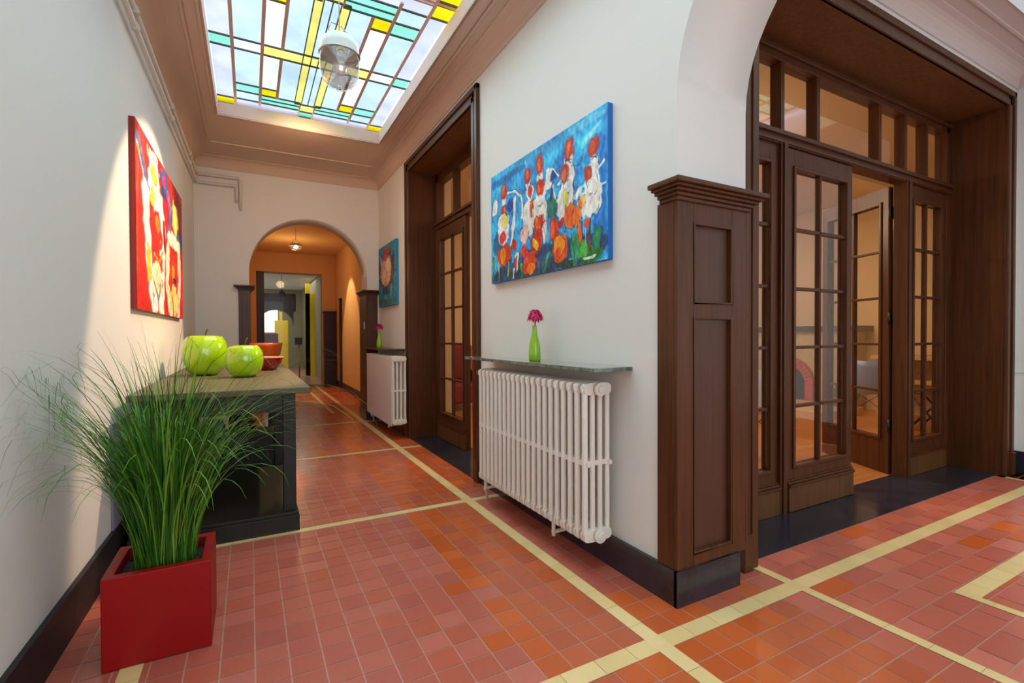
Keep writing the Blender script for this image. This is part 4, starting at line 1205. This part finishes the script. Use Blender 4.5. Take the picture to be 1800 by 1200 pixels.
# ---- table
tb = thing('console_table', 'dark stained wooden console table against the left wall, holding two green apples', 'table', (-0.18, 3.27, 0))
m = MB(); m.box(-0.59, 0.335, 3.27, 6.30, 0.845, 0.882); m.build('table_top', M['table'], tb, 0.005)
for (x0, y0_) in ((0.175, 3.25 + 0.03), (-0.565, 3.28), (0.175, 4.50), (-0.565, 4.5), (0.175, 6.1), (-0.56, 6.1)):
    m = MB(); m.box(x0, x0 + 0.072, y0_, y0_ + 0.072, 0.12, 0.845); m.build('leg', M['tabled'], tb, 0.003)
m = MB()
for (a, b_, c, d) in ((-0.495, 0.175, 3.295, 3.32), (0.205, 0.225, 3.35, 6.1), (-0.54, -0.52, 3.35, 6.1), (-0.495, 0.175, 6.12, 6.14)): m.box(a, b_, c, d, 0.735, 0.845)
m.build('apron', M['tabled'], tb, 0.002)
m = MB(); m.box(-0.59, 0.262, 3.245, 6.22, 0.0, 0.10); m.box(-0.585, 0.258, 3.25, 6.215, 0.10, 0.12)
m.build('plinth', M['tabled'], tb, 0.004)
m = MB(); m.box(-0.50, 0.19, 4.54, 4.56, 0.12, 0.375)
for k in range(5): m.box(-0.5 + k * 0.14, -0.492 + k * 0.14, 4.532, 4.54, 0.12, 0.375)
m.build('back_board', M['tabled'], tb)
m = MB(); m.box(-0.53, 0.20, 4.52, 4.86, 0.375, 0.395); m.build('shelf', M['tabled'], tb, 0.002)
# things kept on its shelf
m = MB(); m.lathe(0, 0, [(0.001, 0), (0.11, 0), (0.125, 0.06), (0.11, 0.13), (0.06, 0.15), (0.001, 0.152)], 20, sx=1, sy=.8)
o = m.build('cloth_bag', M['blackc']); o.location = (-0.090, 4.72, 0.396); o.scale = (0.62, 0.62, 0.95); tag(o, 'black cloth bag on the table shelf', 'bag')
m = MB(); m.lathe(0, 0, [(0.001, 0), (0.07, 0), (0.085, 0.05), (0.06, 0.10), (0.001, 0.12)], 18)
o = m.build('cloth_bundle', M['blue']); o.scale = (.85, .85, 1); o.location = (-0.255, 4.72, 0.396); tag(o, 'blue cloth bundle on the table shelf', 'cloth')
m = MB(); m.lathe(0, 0, [(0.001, 0), (0.05, 0), (0.06, 0.04), (0.04, 0.08), (0.001, 0.09)], 18)
o = m.build('cloth_bundle', M['dred']); o.location = (0.030, 4.78, 0.396); o.scale = (.6, .6, 1); tag(o, 'small dark red cloth bundle right of the black bag on the table shelf', 'cloth')

# ---- ceramic apples
def apple(label, x, y, z, r, h, mt='lime'):
    a = thing('ceramic_apple', label, 'ornament', (x, y, z), random.uniform(0, 3))
    prof = []
    n = 22
    for k in range(n + 1):
        t = PI * k / n
        rr = r * (abs(math.sin(t)) ** 0.72) * (1.0 + 0.05 * math.cos(t + PI))
        zz = h / 2 - h / 2 * math.cos(t) * (1 - 0.0)
        if k > n - 5: zz -= h * 0.022 * (k - (n - 5)) ** 1.3 / 1.6
        if k < 4: zz += 0.004 * (4 - k); 
        prof.append((max(rr, 0.0008), zz))
    z0_ = min(p[1] for p in prof)
    prof = [(p[0], p[1] - z0_) for p in prof]
    m = MB(); m.lathe(0, 0, prof, 40, wob=lambda t, zz: 0.018 * math.cos(5 * t)); m.build('body', M[mt], a, 0, True)
    zt = prof[-1][1]
    m = MB(); m.tube([(0, 0, zt - 0.012), (-0.006, 0, zt + 0.03), (-0.022, 0.004, zt + 0.065)], [0.006, 0.0055, 0.008], 8); m.build('stem', M['stem'], a, 0, True)
apple('larger glossy lime green ceramic apple on the console table', -0.325, 4.72, 0.8825, 0.168, 0.37)
apple('smaller glossy lime green ceramic apple beside the larger one', -0.038, 4.36, 0.8825, 0.136, 0.285)
def bowl(name, label, x, y, z, r, h, mt, rim=None, r0=.45):
    b_ = thing(name, label, 'bowl', (x, y, z))
    m = MB(); m.lathe(0, 0, [(0.001, 0), (r * r0, 0), (r * (r0 + .12), 0.01), (r * .86, h * .55), (r * .97, h * .9), (r, h), (r * .95, h), (r * .8, h * .55), (r * .4, h * .15), (0.001, h * .12)], 36); m.build('body', M[mt], b_, 0, True)
    if rim:
        m = MB(); m.tube([(r * math.cos(2 * PI * k / 36), r * math.sin(2 * PI * k / 36), h) for k in range(37)], 0.005, 6, caps=False); m.build('rim', M[rim], b_, 0, True)
bowl('ceramic_bowl', 'glossy dark red bowl with a pale rim behind the smaller apple', 0.155, 5.12, 0.8825, 0.125, 0.12, 'redc', 'pink')
bowl('ceramic_bowl', 'tall orange bowl at the far end of the console table', 0.15, 5.62, 0.8825, 0.155, 0.25, 'orange', None, .3)

# ---- thin grey slab on the wall beside the table
m = MB(); m.prism([(lx(3.19) + 0.0205, 3.19), (lx(4.9) + 0.0205, 4.9), (lx(4.9) + 0.032, 4.9), (lx(3.19) + 0.032, 3.19)], 'z', 0.191, 0.745)
m.v = [(min(v[0], 9), v[1], v[2]) for v in m.v]
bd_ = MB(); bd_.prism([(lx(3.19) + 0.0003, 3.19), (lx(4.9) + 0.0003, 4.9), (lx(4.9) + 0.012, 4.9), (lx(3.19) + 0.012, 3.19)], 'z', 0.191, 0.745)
tag(bd_.build('wall_slab', M['panel'], None, 0.002), 'thin grey slab low on the left wall behind the table', 'board')

# ---- planter with grass
pl = thing('potted_grass', 'tall green grass with long arching blades in a square red planter', 'potted plant', (-0.305, 2.35, 0))
x0, x1, yq0, yq1, hh, tt = -0.475, -0.140, 2.192, 2.506, 0.337, 0.034
m = MB()
def ringbox(m, z):
    pass
O_ = [(x0, yq0), (x1, yq0), (x1, yq1), (x0, yq1)]
I_ = [(x0 + tt, yq0 + tt), (x1 - tt, yq0 + tt), (x1 - tt, yq1 - tt), (x0 + tt, yq1 - tt)]
for k in range(4):
    a, b_ = O_[k], O_[(k + 1) % 4]; c, d = I_[k], I_[(k + 1) % 4]
    m.face([(a[0], a[1], 0.003), (b_[0], b_[1], 0.003), (b_[0], b_[1], hh), (a[0], a[1], hh)])
    m.face([(a[0], a[1], hh), (b_[0], b_[1], hh), (d[0], d[1], hh), (c[0], c[1], hh)])
    m.face([(c[0], c[1], hh), (d[0], d[1], hh), (d[0], d[1], hh - 0.09), (c[0], c[1], hh - 0.09)])
m.face([(p[0], p[1], 0.003) for p in O_])
plo = m.build('planter', M['red'], pl, 0.003)
m = MB()
N = 14
rs = random.Random(2)
gz = [[hh - 0.045 + rs.uniform(-.008, .008) for _ in range(N + 1)] for _ in range(N + 1)]
for i in range(N):
    for j in range(N):
        P_ = lambda i, j: (I_[0][0] - .002 + (I_[2][0] - I_[0][0] + .004) * i / N, I_[0][1] - .002 + (I_[2][1] - I_[0][1] + .004) * j / N, gz[i][j])
        m.face([P_(i, j), P_(i + 1, j), P_(i + 1, j + 1), P_(i, j + 1)])
m.build('soil', M['soil'], plo)
gr = MB()
rg = random.Random(11)
GC = [srgb(52, 112, 20), srgb(66, 132, 30), srgb(40, 96, 20), srgb(92, 152, 44), srgb(66, 100, 24), srgb(112, 156, 56), srgb(34, 86, 24)]
def blade(bx, by, az, lean, L, curl, w0, col):
    n = 13
    p = Vector((bx, by, hh - 0.05))
    th = lean
    pts = [p.copy()]
    for k in range(n):
        f = k / n
        th += curl * (0.15 + 2.2 * f * f) / n
        d = Vector((math.cos(az) * math.sin(th), math.sin(az) * math.sin(th), math.cos(th)))
        p = p + d * (L / n)
        q = p.copy()
        q.x = max(q.x, lx(q.y) + 0.012)
        q.z = max(q.z, 0.02)
        pts.append(q)
    side0 = Vector((-math.sin(az + rg.uniform(-.6, .6)), math.cos(az), 0)).normalized()
    rows_ = []
    for k, q in enumerate(pts):
        f = k / n
        w_ = w0 * (0.55 + 0.6 * math.sin(min(1, f * 1.6) * PI / 2)) * (1 - f ** 3) + 0.0003
        nrm = Vector((0, 0, 1)).cross(side0) * 0.25 * w_
        rows_.append((q - side0 * w_, q + nrm, q + side0 * w_))
    kx = rg.uniform(.8, 1.2)
    c = (col[0] * kx, col[1] * kx, col[2] * kx, 1)
    for a, b_ in zip(rows_[:-1], rows_[1:]):
        gr.face([a[0], a[1], b_[1], b_[0]], c, True)
        gr.face([a[1], a[2], b_[2], b_[1]], c, True)
for k in range(430):
    az = rg.uniform(0, 2 * PI); rr = 0.098 * math.sqrt(rg.random())
    bx, by = -0.300 + rr * math.cos(az), 2.35 + rr * math.sin(az)
    az2 = az + rg.uniform(-.9, .9)
    blade(bx, by, az2, rg.uniform(0.0, 0.17), rg.uniform(0.34, 0.70), rg.uniform(0.1, 1.1), rg.uniform(0.0018, 0.0034), rg.choice(GC))
for k in range(190):   # middle layer that bows over
    az = rg.uniform(0, 2 * PI); rr = 0.09 * math.sqrt(rg.random())
    blade(-0.300 + rr * math.cos(az), 2.35 + rr * math.sin(az), az + rg.uniform(-.5, .5), rg.uniform(0.02, 0.22), rg.uniform(0.65, 1.02), rg.uniform(1.0, 2.8), rg.uniform(0.0015, 0.0026), rg.choice(GC))
for k in range(85):   # long arching ones
    az = rg.uniform(0, 2 * PI); rr = 0.08 * math.sqrt(rg.random())
    if rg.random() < 0.5: az = rg.choice((PI, 0)) + rg.uniform(-.7, .7)
    blade(-0.300 + rr * math.cos(az), 2.35 + rr * math.sin(az), az + rg.uniform(-.3, .3), rg.uniform(0.04, 0.24), rg.uniform(0.95, 1.32), rg.uniform(1.8, 3.3), rg.uniform(0.0011, 0.0018), rg.choice(GC))
for k in range(60):   # broad bright blades bowing out of the clump
    az = rg.uniform(0, 2 * PI)
    blade(-0.30 + 0.08 * math.cos(az), 2.35 + 0.08 * math.sin(az), az + rg.uniform(-.3, .3), rg.uniform(0.05, 0.2), rg.uniform(0.6, 1.0), rg.uniform(2.0, 3.4), rg.uniform(0.0024, 0.0034), rg.choice(GC[1:6:2] + [GC[3]]))
for k in range(75):   # tall dense centre
    az = rg.uniform(0, 2 * PI)
    blade(-0.29 + rg.uniform(-.07, .07), 2.35 + rg.uniform(-.07, .07), az, rg.uniform(0.0, 0.09), rg.uniform(0.62, 0.95), rg.uniform(0.3, 1.2), rg.uniform(0.0016, 0.0026), rg.choice(GC))
for k in range(22):   # tall upright tips
    az = rg.uniform(0, 2 * PI)
    blade(-0.30 + rg.uniform(-.06, .06), 2.35 + rg.uniform(-.06, .06), az, rg.uniform(0.0, 0.12), rg.uniform(0.8, 1.0), rg.uniform(0.2, 1.0), rg.uniform(0.0014, 0.002), rg.choice(GC))
gr.build('grass_blades', M['grass'], pl)

# ---- hanging glass lamp
def pendant(label, x, y, zt, zb, r, zc, lit=False):
    p = thing('pendant_lamp', label, 'lamp', (x, y, zb))
    h = zt - zb
    m = MB()
    m.lathe(x, y, [(0.03, zt), (r * .7, zt - h * .04), (r * .95, zt - h * .13), (r, zt - h * .24), (r * 1.02, zt - h * .38)], 32)
    m.build('shade_collar', M['frost'], p)
    m = MB()
    m.lathe(x, y, [(r * 1.0, zt - h * .30), (r * 1.03, zt - h * .5), (r * 1.0, zt - h * .72), (r * .86, zt - h * .88), (r * .55, zt - h * .97), (0.012, zb)], 32)
    gb_ = m.build('glass_bowl', M['lampglass'], p)
    m = MB(); m.tube([(x + r * 1.03 * math.cos(2 * PI * k / 32), y + r * 1.03 * math.sin(2 * PI * k / 32), zt - h * .37) for k in range(33)], 0.006, 6, caps=False)
    m.build('metal_ring', M['metal'], p)
    m = MB(); m.tube([(x, y, zb - 0.008), (x, y, zb + 0.006)], 0.008, 8); m.build('finial', M['metal'], gb_)
    m = MB(); m.tube([(x, y, zt - h * .1), (x, y, zt - h * .42)], 0.02, 12); m.lathe(x, y, [(0.02, zt - h * .42), (0.042, zt - h * .58), (0.03, zt - h * .72), (0.001, zt - h * .77)], 16)
    m.build('bulb', M['bulb'] if lit else M['white'], p)
    m = MB()
    for a in (0.6, 0.6 + PI):
        m.tube([(x + r * .75 * math.cos(a), y + r * .75 * math.sin(a), zt - h * .03), (x + r * .6 * math.cos(a), y + r * .6 * math.sin(a), zt + 0.05), (x + 0.01 * math.cos(a), y, zt + 0.07)], 0.004, 6)
    m.tube([(x, y, zt - 0.01), (x, y, zc)], 0.0035, 6)
    m.build('cable', M['metal'], p)
M['lampglass'] = glassmat('lamp_glass', 0.42, (0.96, 0.92, 0.88, 1), 0.02)
pendant('glass pendant lamp hanging under the corridor skylight', 0.52, 3.25, 3.11, 2.78, 0.118, 3.60)

# ================================================================ BACK CORRIDOR (beyond the end arch)
bw = MB()
bw.box(1.85, 2.05, 7.45, 12.5, 0, 3.6)
struct('wall_back_right', bw, M['peach'], 'warm lit right wall of the back corridor', 'wall')
bw = MB(); bw.box(-0.35, -0.02, 7.45, 12.5, 0, 3.6)
struct('wall_back_left', bw, M['peach'], 'warm left wall of the back corridor', 'wall')
bw = MB(); bw.box(-0.35, 2.05, 7.45, 12.5, 3.15, 3.3)
struct('ceiling_back', bw, M['peach'], 'warm ceiling of the back corridor', 'ceiling')
bw = MB(); bw.box(1.835, 1.85, 7.45, 12.3, 0, 0.14)
struct('baseboard_back', bw, M['dwood'], 'dark skirting of the back corridor', 'skirting')
bw = MB()
bw.box(-0.02, 0.14, 12.5, 12.7, 0, 3.3); bw.box(1.545, 2.05, 12.5, 12.7, 0, 3.3); bw.box(0.14, 1.545, 12.5, 12.7, 2.70, 3.3)
struct('wall_back_end', bw, M['peach'], 'warm wall above the far glass door', 'wall')
r = thing('trim_14', 'dark wood pilaster at the far end of the back corridor', 'pilaster', (1.56, 12.3, 0), kind='structure')
m = MB(); m.box(1.57, 1.848, 12.28, 12.5, 0, 1.76); m.build('shaft', M['dwood'], r, 0.004)
m = MB(); m.box(1.55, 1.848, 12.26, 12.5, 1.76, 1.80); m.build('cap', M['dwood'], r, 0.004)
m = MB(); m.box(1.80, 1.848, 11.5, 11.62, 0, 2.02); m.box(1.79, 1.848, 11.48, 11.64, 2.02, 2.06)
struct('trim_15', m, M['dwood'], 'dark wood post on the right wall of the back corridor', 'post', 0.003)
gd = thing('door_7', 'glass door with a black lock box at the far end of the corridor', 'door', (0.30, 12.55, 0), kind='structure')
m = MB(); m.box(0.14, 0.30, 12.50, 12.62, 0, 2.70); m.build('dark_post', M['dwood'], gd, 0.003)
m = MB(); m.box(0.30, 1.10, 12.55, 12.56, 0.03, 2.66); m.build('glass_leaf', M['clear'], gd)
m = MB(); m.box(1.11, 1.53, 12.55, 12.56, 0.03, 2.66); m.build('fixed_glass', M['clear'], gd)
m = MB(); m.box(0.30, 1.545, 12.53, 12.58, 2.66, 2.70); m.box(1.525, 1.545, 12.53, 12.58, 0.0, 2.70); m.box(0.30, 1.545, 12.53, 12.58, 0.0, 0.03); m.build('metal_frame', M['greyg'], gd, 0.002)
m = MB(); m.box(0.94, 1.10, 12.50, 12.60, 1.00, 1.17); m.build('lock_box', M['black'], gd, 0.004)
m = MB(); m.tube([(1.03, 12.49, 0.20), (1.03, 12.49, 1.0)], 0.016, 8); m.build('pull_bar', M['metal'], gd)
pendant('lit glass pendant lamp in the back corridor', 0.74, 9.46, 2.86, 2.74, 0.10, 3.15, True)

# ---- reception room beyond the glass door
q = MB()
q.box(-1.9, 4.0, 20.0, 20.2, 0, 3.6); q.box(-2.1, -1.9, 12.7, 20.2, 0, 3.6); q.box(1.75, 1.95, 12.7, 20.2, 0, 3.6)
struct('wall_reception', q, M['greyg'], 'grey green walls of the room behind the glass door', 'wall')
q = MB(); q.box(-2.1, 2.0, 12.7, 20.2, 2.95, 3.1)
struct('ceiling_reception', q, M['wall'], 'pale ceiling of the room behind the glass door', 'ceiling')
q = MB()
for a, b_ in ((1.50, 1.62),): q.box(a, b_, 15.9, 16.0, 0, 2.8)
q.box(1.50, 1.75, 15.9, 16.0, 0, 2.5)
struct('trim_16', q, M['yellow'], 'mustard yellow strip of wall behind the glass door', 'wall panel')
# dark timber arch in the room
q = MB(); q.arch('x', 0.20, 1.10, 1.50, 2.40, 15.0, 15.3, 16); q.box(-0.10, 0.20, 15.0, 15.3, 0, 2.40); q.box(1.10, 1.16, 15.0, 15.3, 1.9, 2.40)
struct('trim_17', q, M['dwood'], 'dark timber arch in the room behind the glass door', 'arch')
q = MB(); q.box(0.45, 0.92, 19.9, 19.98, 1.35, 2.25)
struct('window_3', q, M['lit'], 'bright window at the very end of the view', 'window')
q = MB(); q.box(0.72, 1.12, 17.6, 17.72, 0.0, 1.72); q.box(0.86, 0.95, 17.6, 17.7, 1.72, 2.0); q.box(0.45, 0.72, 17.6, 17.75, 0.0, 1.2)
tag(q.build('yellow_partition', M['yellow'], None, 0.01), 'bright yellow partition panel behind the glass door', 'partition')
q = thing('armchair', 'dark red armchair in the room behind the glass door', 'armchair', (0.50, 15.8, 0))
m = MB(); m.box(0.25, 0.75, 15.55, 16.05, 0.0, 0.62); m.build('seat', M['dred'], q, 0.05)
m = MB(); m.box(0.25, 0.75, 15.95, 16.1, 0.62, 1.30); m.build('backrest', M['dred'], q, 0.05)
lampd = thing('pendant_lamp', 'small dark pendant seen through the glass door', 'lamp', (0.78, 14.6, 2.3))
m = MB(); m.lathe(0.78, 14.6, [(0.01, 2.46), (0.05, 2.43), (0.11, 2.34), (0.12, 2.30)], 20); m.build('shade', M['blackc'], lampd)
m = MB(); m.tube([(0.78, 14.6, 2.45), (0.78, 14.6, 2.95)], 0.006, 6); m.build('cable', M['black'], lampd)

# ================================================================ DINING ROOM (behind the doors)
q = MB(); q.box(8.6, 8.8, 2.05, 8.0, 0, 3.6)
struct('wall_dining_right', q, M['tan'], 'tan far wall of the dining room seen through the hall doors', 'wall')
q = MB(); q.box(2.11, 8.8, 8.0, 8.2, 0, 3.6)
struct('wall_dining_back', q, M['tan'], 'tan back wall of the dining room seen through the corridor door', 'wall')
q = MB(); q.box(2.05, 8.8, 2.05, 8.2, 3.32, 3.45)
struct('ceiling_dining', q, M['tan'], 'tan dining room ceiling seen through the transom lights', 'ceiling')
q = MB(); q.box(2.11, 8.6, 3.3, 3.55, 3.16, 3.32)
struct('trim_18', q, M['tan'], 'beam across the dining room ceiling', 'beam')
q = MB(); q.box(2.115, 2.2, 5.62, 8.0, 0, 3.32)
struct('wall_dining_left', q, M['tan'], 'tan dining room wall beside the corridor door', 'wall')
# fireplace
fp = thing('fireplace', 'beige fireplace with an orange brick arch, seen through the closed hall leaf', 'fireplace', (8.1, 4.9, 0))
m = MB(); m.box(8.1, 8.59, 4.05, 4.69, 0.10, 1.24); m.box(8.1, 8.59, 5.31, 5.95, 0.10, 1.24); m.arch('y', 4.69, 5.31, 0.38, 1.24, 8.1, 8.59, 20); m.build('surround', M['stone'], fp)
m = MB(); m.box(8.03, 8.59, 3.95, 6.05, 1.24, 1.33); m.build('mantel', M['dwood'], fp, 0.008)
m = MB()
for k in range(19):
    t0, t1 = PI * k / 19 + .01, PI * (k + 1) / 19 - .01
    pts = [(5.0 - rr * math.cos(t), 0.38 + rr * math.sin(t)) for rr, t in ((.44, t0), (.44, t1), (.31, t1), (.31, t0))]
    m.prism(pts, 'x', 8.02, 8.12)
m.box(8.02, 8.12, 4.56, 4.69, 0.12, 0.38); m.box(8.02, 8.12, 5.31, 5.44, 0.12, 0.38)
m.build('brick_arch', M['brick'], fp)
m = MB(); m.box(8.4, 8.58, 4.3, 5.5, 0.10, 1.05); m.build('firebox', M['blackc'], fp)
m = MB(); m.box(6.9, 7.99, 3.8, 6.3, 0.0, 0.12); struct('trim_19', m, M['oak'], 'low pale hearth platform in front of the fireplace', 'hearth', 0.01)
gp = thing('potted_bush', 'small dark green plant beside the fireplace', 'potted plant', (7.75, 4.02, 0.121))
m = MB(); m.lathe(7.75, 4.02, [(0.001, 0.121), (0.07, 0.121), (0.09, 0.26), (0.001, 0.25)], 16); m.build('pot', M['brick'], gp)
m = MB()
for k in range(60):
    a = random.uniform(0, 2 * PI); e = random.uniform(.1, 1.4); l = random.uniform(.12, .24)
    d = Vector((math.cos(a) * math.cos(e), math.sin(a) * math.cos(e), math.sin(e))); s_ = d.cross(Vector((0, 0, 1))).normalized() * .028
    o_ = Vector((7.75, 4.02, .25))
    m.face([o_, o_ + d * l * .5 + s_, o_ + d * l, o_ + d * l * .5 - s_])
m.build('leaves', M['green'], gp)

def shell_chair(label, x, y, rz, mt):
    c = thing('shell_chair', label, 'chair', (x, y, 0), rz)
    # scooped shell: seat and back as one curved sheet
    m = MB()
    prof = [(-.21, .45), (-.19, .435), (-.08, .42), (.06, .425), (.16, .46), (.20, .54), (.22, .66), (.235, .78), (.24, .86)]
    n = 9
    grid = []
    for i, (yy, zz) in enumerate(prof):
        f = i / (len(prof) - 1)
        hw_ = 0.22 + 0.01 * math.sin(f * PI) - (0.07 * max(0, f - .7) / .3)
        row = []
        for j in range(n):
            g = -1 + 2 * j / (n - 1)
            lift = (g * g) * (0.055 if f < .5 else 0.02)
            fw = (g * g) * (0.0 if f < .45 else 0.09)
            row.append((g * hw_, yy - fw, zz + lift))
        grid.append(row)
    for i in range(len(grid) - 1):
        for j in range(n - 1):
            m.face([grid[i][j], grid[i][j + 1], grid[i + 1][j + 1], grid[i + 1][j]], smooth=True)
    o = m.build('shell', M[mt], c, 0, True)
    sd = o.modifiers.new('solid', 'SOLIDIFY'); sd.thickness = 0.010
    for sx in (-1, 1):
        for sy in (-1, 1):
            m = MB(); m.tube([(sx * .10, sy * .09, .425), (sx * .21, sy * .20, 0.0)], 0.008, 8); m.build('leg', M['metal'], c, 0, True)
    m = MB()
    for sx in (-1, 1): m.tube([(sx * .16, -.15, .2), (sx * .10, .09, .41)], 0.004, 6); m.tube([(sx * .16, .15, .2), (sx * .10, -.09, .41)], 0.004, 6)
    m.tube([(-.16, -.15, .2), (.10, -.09, .41)], 0.004, 6); m.tube([(.16, -.15, .2), (-.10, -.09, .41)], 0.004, 6)
    m.build('wire_brace', M['black'], c, 0, True)
    return c
shell_chair('white shell chair behind the left side light of the hall doors', 4.36, 3.00, math.radians(122), 'shell')
shell_chair('blue grey shell chair seen past the open hall door leaf', 6.98, 3.27, math.radians(112), 'shellb')
# sideboard
sb = thing('sideboard', 'pale oak sideboard behind the right side light of the hall doors', 'sideboard', (8.2, 3.0, 0))
m = MB(); m.box(7.95, 8.58, 2.3, 3.7, 0.84, 0.89); m.build('top', M['oak'], sb, 0.004)
m = MB(); m.box(8.05, 8.55, 2.35, 3.65, 0.50, 0.56); m.build('lower_shelf', M['oak'], sb, 0.004)
for yy in (2.34, 3.62):
    for xx in (7.99, 8.52):
        m = MB(); m.box(xx, xx + .04, yy - .02, yy + .02, 0.004, 0.84); m.build('leg', M['oak'], sb)
m = MB(); m.box(8.5, 8.56, 2.36, 3.64, 0.56, 0.84); m.build('back_panel', M['oak'], sb)
st = thing('folding_stool', 'dark folding stool with crossed legs in front of the pale sideboard', 'stool', (7.45, 2.78, 0))
for s_ in (-1, 1):
    for k in (-1, 1):
        m = MB(); m.tube([(7.45 + s_ * .16, 2.78 - k * .18, 0.005), (7.45 + s_ * .16, 2.78 + k * .18, 0.46)], 0.013, 8); m.build('leg', M['dwood'], st)
m = MB(); m.box(7.27, 7.63, 2.58, 2.98, 0.455, 0.475); m.build('seat', M['dwood'], st, 0.005)
# red armchair seen through the corridor leaf
ar = thing('armchair', 'red armchair seen through the glass of the corridor door', 'armchair', (3.0, 7.4, 0))
m = MB(); m.box(2.65, 3.35, 7.05, 7.7, 0.12, 0.45); m.build('seat', M['dred'], ar, 0.05)
m = MB(); m.box(2.65, 3.35, 7.58, 7.78, 0.45, 1.05); m.build('backrest', M['dred'], ar, 0.05)
for xx in (2.65, 3.27):
    m = MB(); m.box(xx, xx + .1, 7.05, 7.62, 0.45, 0.62); m.build('armrest', M['dred'], ar, 0.02)
for xx in (2.69, 3.27):
    for yy in (7.1, 7.68):
        m = MB(); m.box(xx, xx + .04, yy, yy + .04, 0.004, 0.12); m.build('foot', M['dwood'], ar)
